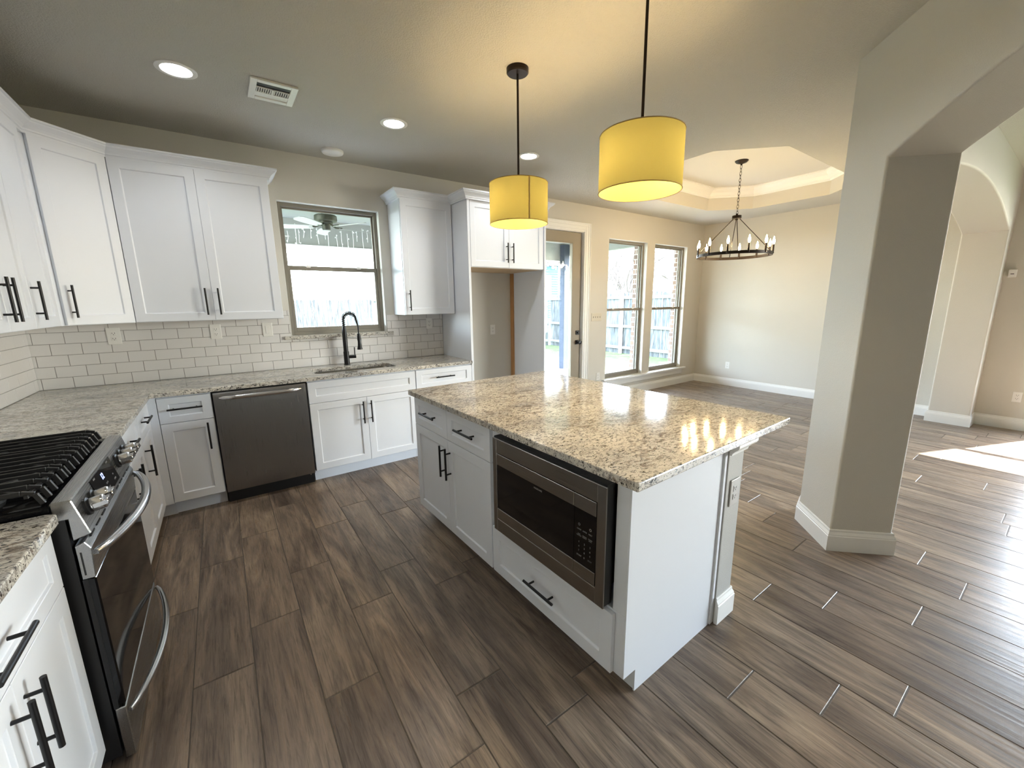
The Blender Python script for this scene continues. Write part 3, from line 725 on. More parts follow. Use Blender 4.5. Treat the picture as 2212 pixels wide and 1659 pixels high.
mb = MB().tube([(fx, fy, .985), (fx+.085, fy-.012, .985)], .0155, 16); mb.build('lever_base', m_black, r, smooth=True)
MB().tube([(fx+.075, fy-.011, .99), (fx+.078, fy-.012, 1.075)], .0045, 10).build('lever', m_black, r, smooth=True)

# ------------------------------------------------------------------ dishwasher
r = root('dishwasher', (1.285, -.33, 0), 0, 'stainless steel dishwasher under the counter with a curved bar handle', 'dishwasher')
MB().box(.984, -.60, .10, 1.593, -.02, .872).build('tub', m_blkplas, r)
mb = MB(); W0, W1_ = .986, 1.590; n_ = 12; vs = []
prof = [(-.600, .105), (-.632, .105), (-.637, .12)]+[(-.637-.004*math.sin(PI*k/8), .12+(.855-.12)*k/8) for k in range(1, 8)]+[(-.637, .855), (-.630, .868), (-.600, .868)]
mb.add([(W0, y, z) for y, z in prof]+[(W1_, y, z) for y, z in prof], [(i, i+1, i+1+len(prof), i+len(prof)) for i in range(len(prof)-1)]+[tuple(range(len(prof)))[::-1], tuple(range(len(prof), 2*len(prof)))])
mb.build('door', m_dwsteel, r, smooth=True)
hp = []
for k in range(21):
    t = k/20; x = 1.022+.533*t; b_ = math.sin(PI*t); hp.append((x, -.640-.034*min(1, b_*2.2), .829))
mb = MB().tube(hp, [.006]+[.0125]*19+[.006], 14)
mb.v = [(x, y, .829+(z-.829)*1.3) for x, y, z in mb.v]
mb.build('handle', m_chrome, r, smooth=True)
MB().box(.986, -.565, 0, 1.590, -.545, .10).build('kick_plate', m_blkplas, r)
MB().lathe([(.004, 0), (.004, -.002)], (1.565, -.565, .075), 10, 'y').build('screw', m_chrome, r)

# ------------------------------------------------------------------ range
RY0, RY1 = -2.568, -1.810
r = root('gas_range', (.35, -2.19, 0), 0, 'stainless slide-in gas range with black grates and front knobs', 'stove')
MB().box(.02, RY0+.002, .03, .655, RY1-.002, .905).build('body', m_blkplas, r)
MB().box(.02, RY0, .905, .632, RY1, .926).build('cooktop', m_blkgloss, r, bevel=.004)
pr = [(.632, .933), (.676, .933), (.702, .818), (.660, .806), (.660, .875), (.632, .875)]
mb = MB(); k = len(pr); mb.add([(x, RY0, z) for x, z in pr]+[(x, RY1, z) for x, z in pr], [(i, (i+1) % k, (i+1) % k+k, i+k) for i in range(k)]+[tuple(range(k)), tuple(range(k, 2*k))[::-1]])
cp = mb.build('control_panel', m_steel, r, bevel=.003)
# display on the sloped face
sn = Vector((.115, 0, .026)).normalized(); sdn = Vector((.026, 0, -.115)).normalized()
def on_panel(y, d, out): # d down the slope from the top edge
    p = Vector((.676, y, .933))+sdn*d+sn*out; return p
mb = MB(); q = [on_panel(y, d, o) for o in (0.0, .0022) for (y, d) in ((-2.385, .012), (-2.105, .012), (-2.105, .104), (-2.385, .104))]
mb.add(q, [(0,1,2,3), (4,5,6,7), (0,1,5,4), (1,2,6,5), (2,3,7,6), (3,0,4,7)]); dsp = mb.build('display', m_blkgloss, cp)
Mx = Matrix((Vector((0, 1, 0)), -sdn, sn)).transposed().to_4x4()
def txt(name, s, size, m, y, d, parent=dsp):
    M_ = Mx.copy(); M_.translation = on_panel(y, d, .0026); return text_mesh(name, s, size, m, parent, M_, .0002)
txt('clock_digits', '12', .030, m_blue, -2.262, .040)
for row, dd in ((('BAKE', 'BROIL', 'CONV'), .020), (('1 2 3 4', '5 6 7 8', '9 0'), .070), (('TIMER', 'START', 'CLEAR'), .088)):
    for i, s in enumerate(row):
        if dd == .020 and i == 1: continue
        txt('key_print', s, .0085, m_print, -2.345+i*.095, dd)
def knob(y, d=.055):
    mb = MB(True); mb.lathe([(.0275, 0), (.0275, .007), (.0215, .009), (.0215, .013)], (0,0,0), 24)
    kb = MB(True); kb.lathe([(.0205, .012), (.0225, .016), (.0225, .042), (.019, .046), (.0, .046)], (0,0,0), 24); kb.box(-.0235, -.0085, .018, .0235, .0085, .056)
    Mk = Matrix((Vector((0, 1, 0)), -sdn, sn)).transposed().to_4x4(); Mk.translation = on_panel(y, d, 0)
    inv = wm(r).inverted()
    mb.xform(inv @ Mk); kb.xform(inv @ Mk)
    o = mb.build('knob', m_blkplas, r, smooth=True); kb.build('knob_grip', m_chrome, o, bevel=.002, smooth=True)
for y in (-2.500, -2.432, -2.040, -1.968, -1.896): knob(y)
# grates
def grate(y0, y1, lab):
    mb = MB(); nb = 5; zt, zb = .972, .928
    for i in range(nb):
        y = y0+.014+(y1-y0-.028)*i/(nb-1); hw = .0042
        p = [(.060, zb+.006), (.066, zt-.006), (.085, zt), (.580, zt), (.606, zt-.008), (.618, zb+.004)]
        for a, b in zip(p[:-1], p[1:]):
            th = .010 if abs(b[0]-a[0]) > .02 else 0
            d = Vector((b[0]-a[0], 0, b[1]-a[1])).normalized(); nn = Vector((-d.z, 0, d.x))*.0065
            vs = []
            for s in (-1, 1):
                for (px, pz) in (a, b):
                    for t in (-1, 1): vs.append((px+nn.x*t, y+s*hw, pz+nn.z*t))
            mb.add(vs, [(0,1,3,2), (4,6,7,5), (0,4,5,1), (2,3,7,6), (0,2,6,4), (1,5,7,3)])
    for x in (.075, .335, .590): mb.box(x-.005, y0+.006, zt-.016, x+.005, y1-.006, zt-.006)
    mb.box(.30, y0+.010, zt-.013, .37, y0+.018, zt)
    mb.box(.055, y0+.006, zb-.002, .07, y0+.020, zt-.01).box(.055, y1-.020, zb-.002, .07, y1-.006, zt-.01)
    for x in (.19, .47):
        for sx, sy in ((1, 1), (1, -1), (-1, 1), (-1, -1)):
            yc = (y0+y1)/2
            mb.add([(x+sx*.02, yc+sy*.02, zt-.012), (x+sx*.028, yc+sy*.014, zt-.012), (x+sx*.10, yc+sy*.085, zt-.012), (x+sx*.092, yc+sy*.091, zt-.012),
                    (x+sx*.02, yc+sy*.02, zt), (x+sx*.028, yc+sy*.014, zt), (x+sx*.10, yc+sy*.085, zt), (x+sx*.092, yc+sy*.091, zt)],
                   [(0,1,2,3), (4,5,6,7), (0,1,5,4), (1,2,6,5), (2,3,7,6), (3,0,4,7)])
    mb.build('grate', m_iron, r, bevel=.0012)
gw = (RY1-RY0-.02)/3
for i in range(3): grate(RY0+.008+gw*i+.001*i, RY0+.008+gw*(i+1)-.002, i)
for i in range(3):
    yc = RY0+.008+gw*(i+.5)
    for x in ((.19, .47) if i != 1 else (.33,)):
        bz = .926
        MB().lathe([(.046, bz), (.042, bz+.012), (.036, bz+.014), (.036, bz+.022), (.030, bz+.026), (.0, bz+.026)], (x, yc, 0), 28, cap=False).build('burner', m_iron, r, smooth=True)
# oven door: front plane about x=.692
fx0, fx1 = .660, .690
mb = MB(); mb.add([(x, y, z) for y in (RY0+.003, RY1-.003) for x, z in ((fx0, .788), (.682, .796), (.694, .772), (.690, .676), (fx0, .676))],
       [(0,1,2,3,4), (9,8,7,6,5)]+[(i, (i+1) % 5, (i+1) % 5+5, i+5) for i in range(5)])
od = mb.build('oven_door', m_steel, r, bevel=.002)
MB().box(fx0+.002, RY0+.004, .212, .689, RY1-.004, .676).build('door_glass', m_blkgloss, od, bevel=.004)
MB().box(fx0, RY0+.003, .205, fx0+.012, RY1-.003, .676).build('glass_frame', m_blkplas, od)
for i in range(9):
    y = RY0+.05+.078*i; MB().box(.684, y, .789, .6885, y+.05, .7945).build('vent_slot', m_slot, od)
MB().box(.668, RY0+.0022, .69, .672, RY0+.0035, .765).build('side_slot', m_slot, od)
def arc_handle(z, bow, r0, nm, par, xa):
    pts = []; rs = []
    for k in range(25):
        t = k/24; y = RY0+.012+(RY1-RY0-.024)*t; pts.append((xa+bow*(math.sin(PI*t)**.75), y, z)); rs.append(r0*(.62+.38*math.sin(PI*t)**.4))
    mb = MB().tube(pts, rs, 14); return mb.build(nm, m_chrome, par, smooth=True)
arc_handle(.752, .072, .0155, 'handle', od, .699)
dr = MB().box(fx0, RY0+.003, .012, .688, RY1-.003, .203).build('storage_drawer', m_steel, r, bevel=.003)
arc_handle(.176, .060, .012, 'handle', dr, .694)

# ------------------------------------------------------------------ island (its long axis turned 1.3 degrees)
ITH = .023; O_ = Vector((2.061, -1.617)); iu = Vector((math.sin(ITH), -math.cos(ITH))); it = Vector((math.cos(ITH), math.sin(ITH)))
RI = -PI/2+ITH
def ip(s, t): return O_+iu*s+it*t
FF = .048
c0 = ip(.030, FF)
cabinet('island_cabinet', (c0.x, c0.y, 0), RI, .915, .098, ZTOP, .615,
        [('drawer', .004, .4565, .690, .868, (.243, .790, False)), ('drawer', .4585, .911, .690, .868, (.696, .790, False)),
         ('door', .004, .4565, .098, .686, (.415, .550, True)), ('door', .4585, .911, .098, .686, (.486, .550, True))],
        'white island cabinet with two drawers over two doors, left of the microwave', 'cabinet', toe=True)
c1 = ip(.9455, FF)
body = MB(True).box(0, 0, .098, .826, .615, .360).box(0, 0, .855, .826, .615, ZTOP).box(0, 0, .360, .055, .615, .855).box(.770, 0, .360, .826, .615, .855).box(.055, .45, .360, .770, .615, .855)
ic = cabinet('island_cabinet', (c1.x, c1.y, 0), RI, .826, .098, ZTOP, .615,
        [('drawer', .006, .786, .098, .352, (.400, .222, False))],
        'white island cabinet with a bottom drawer, housing the built-in microwave', 'cabinet', toe=True, body=body)
# end panel reaching the floor with a toe notch
def loc2(s0, s1, t0, t1, z0, z1): # helper box in island frame
    mb = MB(); P = [ip(s0, t0), ip(s1, t0), ip(s1, t1), ip(s0, t1)]
    return mb.add([(p.x, p.y, z0) for p in P]+[(p.x, p.y, z1) for p in P], [(3,2,1,0), (4,5,6,7), (0,1,5,4), (1,2,6,5), (2,3,7,6), (3,0,4,7)])
mb = loc2(1.7712, 1.778, FF, .665, .098, ZTOP); m2 = loc2(1.7712, 1.778, FF+.070, .665, 0, .098); mb.add(m2.v, m2.f)
mb.build('end_panel', m_cab, ic)
mb = loc2(1.7712, 1.786, .665, .690, 0, .876); mb.build('scribe_strip', m_cab, ic, bevel=.004)
P = [ip(0, 0), ip(0, 1.190), ip(1.834, 1.190), ip(1.834, 0)]
MB().plate([tuple(p) for p in P], [], CB+.0005, CT+.002).build('countertop', m_granite, bevel=.005, seg=2, label='large granite island countertop with overhang, under the two yellow pendants', cat='countertop')
# half wall behind the island cabinets
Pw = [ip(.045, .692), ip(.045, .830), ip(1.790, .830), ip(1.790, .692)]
struct('wall_island', MB().plate([tuple(p) for p in Pw], [], 0, ZTOP), mat('shaded_gray_half_wall_paint', (.43, .43, .415), .6, bump=(240, .45, .004)), bevel=.004, seg=2)  # gray with the half wall's shade put into the color
bp = [ip(.045, .692), ip(.045, .830), ip(1.790, .830), ip(1.790, .692)]
struct('baseboard_island', MB().sweep([tuple(p) for p in bp][::-1], BB), m_trim)
capP = [(0, .826), (.010, .826), (.012, .836), (.022, .848), (.034, .858), (.038, .866), (.038, .880), (0, .880)]
struct('trim_10', MB().sweep([tuple(p) for p in bp][::-1], capP), m_trim)

# ---- built-in microwave
cm = ip(1.3615, 0)
r = root('microwave', (cm.x, cm.y, .375), 0, 'built-in stainless steel microwave set in the end of the island', 'microwave')
S0, S1, Z0, Z1 = 1.013, 1.710, .376, .852
def frame_if(s0, s1, z0, z1, a0, a1, b0, b1, t0, t1):
    mb = MB()
    for q in ((s0, a0, z0, z1), (a1, s1, z0, z1), (a0, a1, b1, z1), (a0, a1, z0, b0)):
        m_ = loc2(q[0], q[1], t0, t1, q[2], q[3]); mb.add(m_.v, m_.f)
    return mb
a0, a1, b0, b1 = 1.042, 1.670, .442, .782
frame_if(S0, S1, Z0, Z1, a0, a1, b0, b1, -.002, .006).build('trim_frame', m_mwsteel, r, bevel=.0015)
frame_if(S0+.003, S1-.003, Z0+.004, Z1+.006, a0-.006, a1+.006, b0-.01, b1+.01, .006, .0475).build('black_shroud', m_blkplas, r)
loc2(a0-.02, a1+.02, .012, .44, b0-.004, b1+.004).build('oven_body', m_blkplas, r)
sp_ = 1.557
dg = loc2(a0+.003, sp_-.001, .0, .012, b0+.003, b1-.003).build('door', m_blkgloss, r, bevel=.001)
for (z0, z1) in ((.724, b1-.003), (b0+.003, .499)):
    loc2(a0+.003, sp_-.001, -.0035, .0005, z0, z1).build('door_strip', m_mwsteel, dg, bevel=.0015)
kp_ = loc2(sp_+.001, a1-.003, .0, .012, b0+.003, b1-.003).build('control_panel', m_blkgloss, r, bevel=.001)
for (z0, z1) in ((.724, b1-.003), (b0+.003, .499)):
    loc2(sp_+.001, a1-.003, -.0035, .0005, z0, z1).build('panel_strip', m_mwsteel, kp_, bevel=.0015)
Mi = Matrix((Vector((iu.x, iu.y, 0)), Vector((0, 0, 1)), Vector((-it.x, -it.y, 0)))).transposed().to_4x4()
def mtxt(name, s, size, m, s_, z, parent, out=.0008):
    M_ = Mi.copy(); q = ip(s_, -out); M_.translation = Vector((q.x, q.y, z)); return text_mesh(name, s, size, m, parent, M_, .0002)
mtxt('logo', 'FRIGIDAIRE', .0105, m_print, 1.345, .708, dg)
for i in range(3):
    mtxt('key_print', ['COOK', 'AUTO', 'MELT'][i], .0075, m_print, 1.585+.028*i, .640, kp_)
    mtxt('key_print', ['TIME\nDEFROST', 'SENSOR\nREHEAT', 'POWER\nLEVEL'][i], .0058, m_print, 1.585+.028*i, .617, kp_)
    for k in range(3):
        mtxt('key_print', str(1+i+3*k), .0100, m_print, 1.585+.028*i, .588-.018*k, kp_)
mtxt('key_print', 'START', .0085, m_print, 1.587, .532, kp_); mtxt('key_print', '0', .0100, m_print, 1.613, .532, kp_); mtxt('key_print', 'STOP', .0085, m_printd, 1.641, .532, kp_)
for s_ in (1.585, 1.641):
    q = ip(s_, -.0006); mb = MB(); 
    mb.lathe([(.0052, 0), (.0052, .0004), (.0038, .0004), (.0038, 0)], (0, 0, 0), 20, cap=False)
    Mt = Mi.copy(); Mt.translation = Vector((q.x, q.y, .660)); mb.xform(Mt); mb.build('key_icon', m_print, kp_)

# ------------------------------------------------------------------ outlets and switches
def outlet(loc, rz, label, kind='duplex', w=.070, h=.115, cat='outlet', group=None, gangs=1, m=m_plate):
    r = root('wall_outlet' if kind in ('duplex', 'gfci') else 'light_switch', loc, rz, label, cat, group)
    W = w+(gangs-1)*.046
    MB(True).box(-W/2, -.006, -h/2, W/2, -.0002, h/2).build('cover_plate', m, r, bevel=.003, seg=2)
    for g in range(gangs):
        gx = (g-(gangs-1)/2)*.046
        if kind == 'duplex':
            for s in (-1, 1):
                o = MB(True).box(gx-.0165, -.0078, s*.0195-.0135, gx+.0165, -.0058, s*.0195+.0135).build('receptacle', m, r, bevel=.002)
                MB(True).box(gx-.0085, -.0083, s*.0195-.002, gx-.006, -.0076, s*.0195+.007).box(gx+.006, -.0083, s*.0195-.002, gx+.0085, -.0076, s*.0195+.007).box(gx-.0025, -.0083, s*.0195-.0095, gx+.0025, -.0076, s*.0195-.0055).build('slots', m_slot, o)
        elif kind == 'gfci':
            MB(True).box(gx-.0165, -.0088, -.0335, gx+.0165, -.0058, .0335).build('rocker', m, r, bevel=.0015)
        else:
            MB(True).box(gx-.0045, -.0062, -.012, gx+.0045, -.0058, .012).build('switch_slot', m_slot, r)
            mb = MB(True).box(gx-.0035, -.016, -.002, gx+.0035, -.005, .009); mb.build('toggle', m, r, bevel=.001)
    return r
TY = -.0078
outlet((.440, TY, 1.270), 0, 'white duplex outlet on the tile nearest the left corner', w=.078, h=.122)
outlet((1.057, TY, 1.272), 0, 'white duplex outlet on the tile under the middle of the two door wall cabinet', w=.076, h=.120)
outlet((1.428, TY, 1.272), 0, 'white rocker switch plate on the tile just left of the sink window', 'gfci', w=.076, h=.120, cat='switch')
outlet((2.955, TY, 1.268), 0, 'white outlet plate on the tile right of the sink window')
outlet((3.781, 0, 1.160), 0, 'white outlet plate on the bare wall inside the refrigerator alcove')
outlet((5.582, 0, 1.256), 0, 'four gang toggle switch plate right of the patio door', 'toggle', cat='switch', gangs=4, m=mat('almond_plate_plastic', (.58, .53, .43), .4))
outlet((5.645, 0, .371), 0, 'low outlet on the wall between patio door and dining windows')
outlet((XD, -.61, .357), -R90, 'white outlet low on the dining room wall near the corner')
outlet((XD, -3.842, .372), -R90, 'outlet low on the living room wall at the right edge of the photo')
q = ip(1.790, .762)
outlet((q.x, q.y, .640), ITH, 'gray duplex outlet on the end of the island half wall', m=mat('gray_plate_plastic', (.45, .44, .42), .4), w=.078, h=.125)
r = root('motion_sensor', (XD-.02, -3.59, 1.715), 0, 'small white box sensor high on the wall beside the far arch', 'sensor')
MB().box(XD-.045, -3.645, 1.680, XD-.0002, -3.585, 1.765).build('housing', m_plate, r, bevel=.006, seg=2)
MB().box(XD-.047, -3.628, 1.715, XD-.0445, -3.602, 1.722).build('lens_slot', m_slot, r)

# ------------------------------------------------------------------ ceiling fixtures
def downlight(x, y, label, vis=True):
    r = root('recessed_downlight', (x, y, H), 0, label, 'ceiling light', 'recessed downlights over the counter')
    MB(True).lathe([(.096, 0), (.096, -.004), (.088, -.008), (.072, -.006), (.070, -.003), (.070, 0)], (0,0,0), 40, cap=False).build('trim_ring', m_trim, r, smooth=True)
    MB(True).lathe([(.0705, -.0035), (.0, -.0045)], (0,0,0), 40, cap=False).build('lens', m_downlens, r)
    d = bpy.data.lights.new('downlight_lamp', 'SPOT'); d.energy = LAMP_DOWN; d.color = (.95, .98, 1); d.spot_size = RAD(150); d.spot_blend = .6; d.shadow_soft_size = .06
    o = bpy.data.objects.new('downlight_lamp', d); COL.objects.link(o); o.parent = r; o.location = (0, 0, -.012)
downlight(1.067, -1.060, 'recessed ceiling downlight nearest the left cabinets')
downlight(2.298, -1.050, 'recessed ceiling downlight in the middle, in front of the smoke detector')
downlight(3.528, -1.055, 'recessed ceiling downlight partly behind the rod of the far pendant')
for (x, y) in ((1.067, -3.3), (1.067, -5.0), (2.298, -4.6)):  # unseen downlights added for more ambient light in the kitchen
    r = root('recessed_downlight', (x, y, H), 0, 'added unseen ceiling downlight behind or above the camera', 'ceiling light', 'added unseen downlights behind the camera')
    MB(True).lathe([(.096, 0), (.096, -.004), (.088, -.008), (.072, -.006), (.070, -.003), (.070, 0)], (0,0,0), 40, cap=False).build('trim_ring', m_trim, r, smooth=True)
    MB(True).lathe([(.0705, -.0035), (.0, -.0045)], (0,0,0), 40, cap=False).build('lens', m_downlens, r)
    d = bpy.data.lights.new('downlight_lamp', 'SPOT'); d.energy = LAMP_DOWN*.22; d.color = (.95, .98, 1); d.spot_size = RAD(150); d.spot_blend = .6; d.shadow_soft_size = .06
    o = bpy.data.objects.new('downlight_lamp', d); COL.objects.link(o); o.parent = r; o.location = (0, 0, -.012)
r = root('smoke_detector', (2.053, -.236, H), 0, 'round white smoke detector on the ceiling above the sink window', 'smoke detector')
MB(True).lathe([(.088, 0), (.088, -.012), (.082, -.020), (.060, -.026), (.052, -.030), (0, -.031)], (0,0,0), 36, cap=False).build('housing', m_plate, r, smooth=True)
# air register
vx0, vx1, vy0, vy1 = 1.404, 1.652, -1.219, -.949
r = root('ceiling_vent', ((vx0+vx1)/2, (vy0+vy1)/2, H), 0, 'white rectangular air register in the kitchen ceiling', 'vent')
fb = .036; zz = H
mb = MB(); 
for q in ((vx0, vx0+fb, vy0, vy1), (vx1-fb, vx1, vy0, vy1), (vx0+fb, vx1-fb, vy0, vy0+fb), (vx0+fb, vx1-fb, vy1-fb, vy1)): mb.box(q[0], q[2], zz-.012, q[1], q[3], zz-.0002)
mb.build('frame', m_vent, r, bevel=.002)
MB().box(vx0+fb, vy0+fb, zz-.004, vx1-fb, vy1-fb, zz-.0005).build('duct_opening', m_slot, r)
yi0, yi1 = vy0+fb, vy1-fb; L_ = yi1-yi0
mb = MB().box(vx0+fb, yi0+L_*.30, zz-.011, vx1-fb, yi0+L_*.33, zz-.006).box(vx0+fb, yi0+L_*.64, zz-.011, vx1-fb, yi0+L_*.67, zz-.006)
xm = (vx0+vx1)/2; mb.box(xm-.006, yi0+L_*.3, zz-.011, xm+.006, yi0+L_*.67, zz-.006)
mb.build('divider', m_vent, r)
for k in range(15):
    x = vx0+fb+(vx1-vx0-2*fb)*(k+.5)/15
    if abs(x-xm) < .008: continue
    MB().add([(x-.0045, yi0+L_*.33, zz-.0105), (x-.0035, yi0+L_*.33, zz-.0105), (x+.0045, yi0+L_*.33, zz-.0045), (x+.0035, yi0+L_*.33, zz-.0045),
              (x-.0045, yi0+L_*.64, zz-.0105), (x-.0035, yi0+L_*.64, zz-.0105), (x+.0045, yi0+L_*.64, zz-.0045), (x+.0035, yi0+L_*.64, zz-.0045)],
             [(0,1,2,3), (4,7,6,5), (0,4,5,1), (1,5,6,2), (2,6,7,3), (3,7,4,0)]).build('louver', m_vent, r)
mb = MB().add([(vx0+fb, yi0+L_*.67, zz-.011), (vx1-fb, yi0+L_*.67, zz-.011), (vx1-fb, yi1, zz-.005), (vx0+fb, yi1, zz-.005), (vx0+fb, yi0+L_*.67, zz-.010), (vx1-fb, yi0+L_*.67, zz-.010), (vx1-fb, yi1, zz-.004), (vx0+fb, yi1, zz-.004)],
               [(0,1,2,3), (7,6,5,4), (0,1,5,4), (1,2,6,5), (2,3,7,6), (3,0,4,7)])
mb.build('damper_blade', m_vent, r)

# ---- pendants
def pendant(x, y, label):
    r = root('pendant_lamp', (x, y, 1.937), 0, label, 'pendant light', 'yellow drum pendants over the island')
    MB(True).lathe([(.062, .825-.0), (.062, .803), (.056, .797), (.010, .797)], (0,0,0), 36).build('canopy', m_bronze, r, smooth=True)
    MB(True).tube([(0, 0, .80), (0, 0, .16)], .0062, 12).build('rod', m_bronze, r, smooth=True)
    R_, zt = .172, .226
    mb = MB(True); n = 64
    for k in range(n):
        a = 2*PI*k/n
        for rr, z in ((R_, 0), (R_, zt)): mb.v.append((rr*math.cos(a), rr*math.sin(a), z))
    mb.f = [(2*k, 2*((k+1) % n), 2*((k+1) % n)+1, 2*k+1) for k in range(n)]
    sh = mb.build('shade', m_shade, r, smooth='all')
    for z in (0.001, zt-.001):
        MB(True).tube([(R_*math.cos(2*PI*k/48), R_*math.sin(2*PI*k/48), z) for k in range(48)], .0022, 8, closed=True).build('rim', m_shade_trim, sh, smooth='all')
    a = math.atan2(-4.2-y, 1.09-x)+.35
    if y > -2.5: MB(True).add([((R_+.0012)*math.cos(a+q), (R_+.0012)*math.sin(a+q), z) for z in (.003, zt-.003) for q in (-.022, .022)]+[((R_+.0004)*math.cos(a+q), (R_+.0004)*math.sin(a+q), z) for z in (.003, zt-.003) for q in (-.022, .022)],
                 [(0,1,3,2), (4,6,7,5), (0,2,6,4), (1,5,7,3)]).build('seam', m_shade_trim, sh)
    for q in range(3):
        b = a+.6+q*2*PI/3; MB(True).tube([(0, 0, .19), ((R_-.003)*math.cos(b), (R_-.003)*math.sin(b), .19)], .0016, 6).build('spider_arm', m_bronze, r)
    # cross arm with two candelabra bulbs
    MB(True).lathe([(.014, .16), (.014, .205), (.006, .21)], (0,0,0), 16).build('socket_cluster', m_bronze, r)
    b0 = a+PI/2
    for s in (-1, 1):
        cx, cy = s*.075*math.cos(b0), s*.075*math.sin(b0)
        MB(True).tube([(0, 0, .178), (cx, cy, .150)], .006, 8).build('socket_arm', m_bronze, r)
        MB(True).lathe([(.004, -.060), (.020, -.050), (.027, -.030), (.024, -.012), (.013, 0), (.010, .010)], (cx, cy, .145), 18).build('bulb', m_bulbglow, r, smooth=True)
        d = bpy.data.lights.new('pendant_bulb_light', 'POINT'); d.energy = LAMP_PEND/2; d.color = (1, .72, .36); d.shadow_soft_size = .03
        o = bpy.data.objects.new('pendant_bulb_light', d); COL.objects.link(o); o.parent = r; o.location = (cx, cy, .115)
    return r
pendant(2.626, -2.120, 'smaller looking yellow drum pendant, the far one above the island')
pendant(2.632, -2.985, 'larger looking yellow drum pendant, the near one above the island')

# ---- chandelier
cx, cy = 6.23, -1.577
r = root('chandelier', (cx, cy, ZT), 0, 'black wagon wheel chandelier with twelve lit candle bulbs in the dining tray ceiling', 'chandelier')
MB().lathe([(.070, ZT), (.070, ZT-.006), (.055, ZT-.022), (.012, ZT-.036), (.008, ZT-.05)], (cx, cy, 0), 28).build('canopy', m_bronze, r, smooth=True)
mb = MB(); zc = ZT-.045; k = 0
while zc > 2.475:
    a = k % 2; pts = []
    for q in range(12):
        t = 2*PI*q/12; u = .011*math.cos(t); v = .023*math.sin(t); pts.append((cx+(u if a else 0), cy+(0 if a else u), zc-.02+v))
    mb.tube(pts, .0024, 6, closed=True); zc -= .036; k += 1
mb.build('chain', m_bronze, r, smooth='all')
MB().lathe([(.012, 2.475), (.012, 2.455), (.050, 2.452), (.050, 2.420), (.018, 2.416), (.012, 2.40)], (cx, cy, 0), 28).build('hub', m_bronze, r, smooth=True)
RR = .402
mb = MB(); n = 72
for k in range(n):
    a = 2*PI*k/n
    for rr, z in ((RR-.004, 1.984), (RR+.004, 1.984), (RR+.004, 2.018), (RR-.004, 2.018)): mb.v.append((cx+rr*math.cos(a), cy+rr*math.sin(a), z))
mb.f = [(4*k+q, 4*((k+1) % n)+q, 4*((k+1) % n)+(q+1) % 4, 4*k+(q+1) % 4) for k in range(n) for q in range(4)]
mb.build('ring', m_bronze, r, smooth=True)
for q in range(4):
    a = RAD(33+90*q); p = Vector((cx+RR*math.cos(a), cy+RR*math.sin(a), 2.016)); h = Vector((cx+.035*math.cos(a), cy+.035*math.sin(a), 2.415))
    MB().tube([h, p], .0045, 8).build('suspension_rod', m_bronze, r, smooth=True)
for q in range(12):
    a = RAD(18+30*q); x, y = cx+RR*math.cos(a), cy+RR*math.sin(a)
    s = MB().lathe([(.014, 1.996), (.014, 2.002), (.0115, 2.004), (.0115, 2.096)], (x, y, 0), 14).build('candle_sleeve', m_bronze, r, smooth=True)
    MB().lathe([(.008, 2.096), (.010, 2.106), (.0145, 2.122), (.0135, 2.138), (.007, 2.158), (.0018, 2.180), (0, 2.182)], (x, y, 0), 14, cap=False).build('bulb', m_candle, s, smooth='all')

# ------------------------------------------------------------------ outside
MB().box(-4, .27, -.30, 7.86, 3.2, -.08).build('patio_slab', m_conc, kind='structure')
MB().box(-30, -14, -.32, 60, 60, -.30).build('lawn', m_grass, kind='stuff', label='patchy green lawn between the patio and the fence', cat='grass')
bpy.data.objects['lawn'].location.z = .05
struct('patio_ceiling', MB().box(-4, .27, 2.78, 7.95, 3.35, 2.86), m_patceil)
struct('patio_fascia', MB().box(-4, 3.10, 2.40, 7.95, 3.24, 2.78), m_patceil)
struct('patio_trim', MB().box(-4, 3.06, 2.350, 7.98, 3.30, 2.40), m_white_ext)
struct('patio_edge', MB().box(7.86, .27, 2.52, 7.98, 3.055, 2.779), m_patceil)
MB().box(7.60, 2.90, -.08, 7.76, 3.05, 2.74).build('patio_post', m_post, bevel=.006, label='blue gray weathered timber post outside the patio door', cat='post')
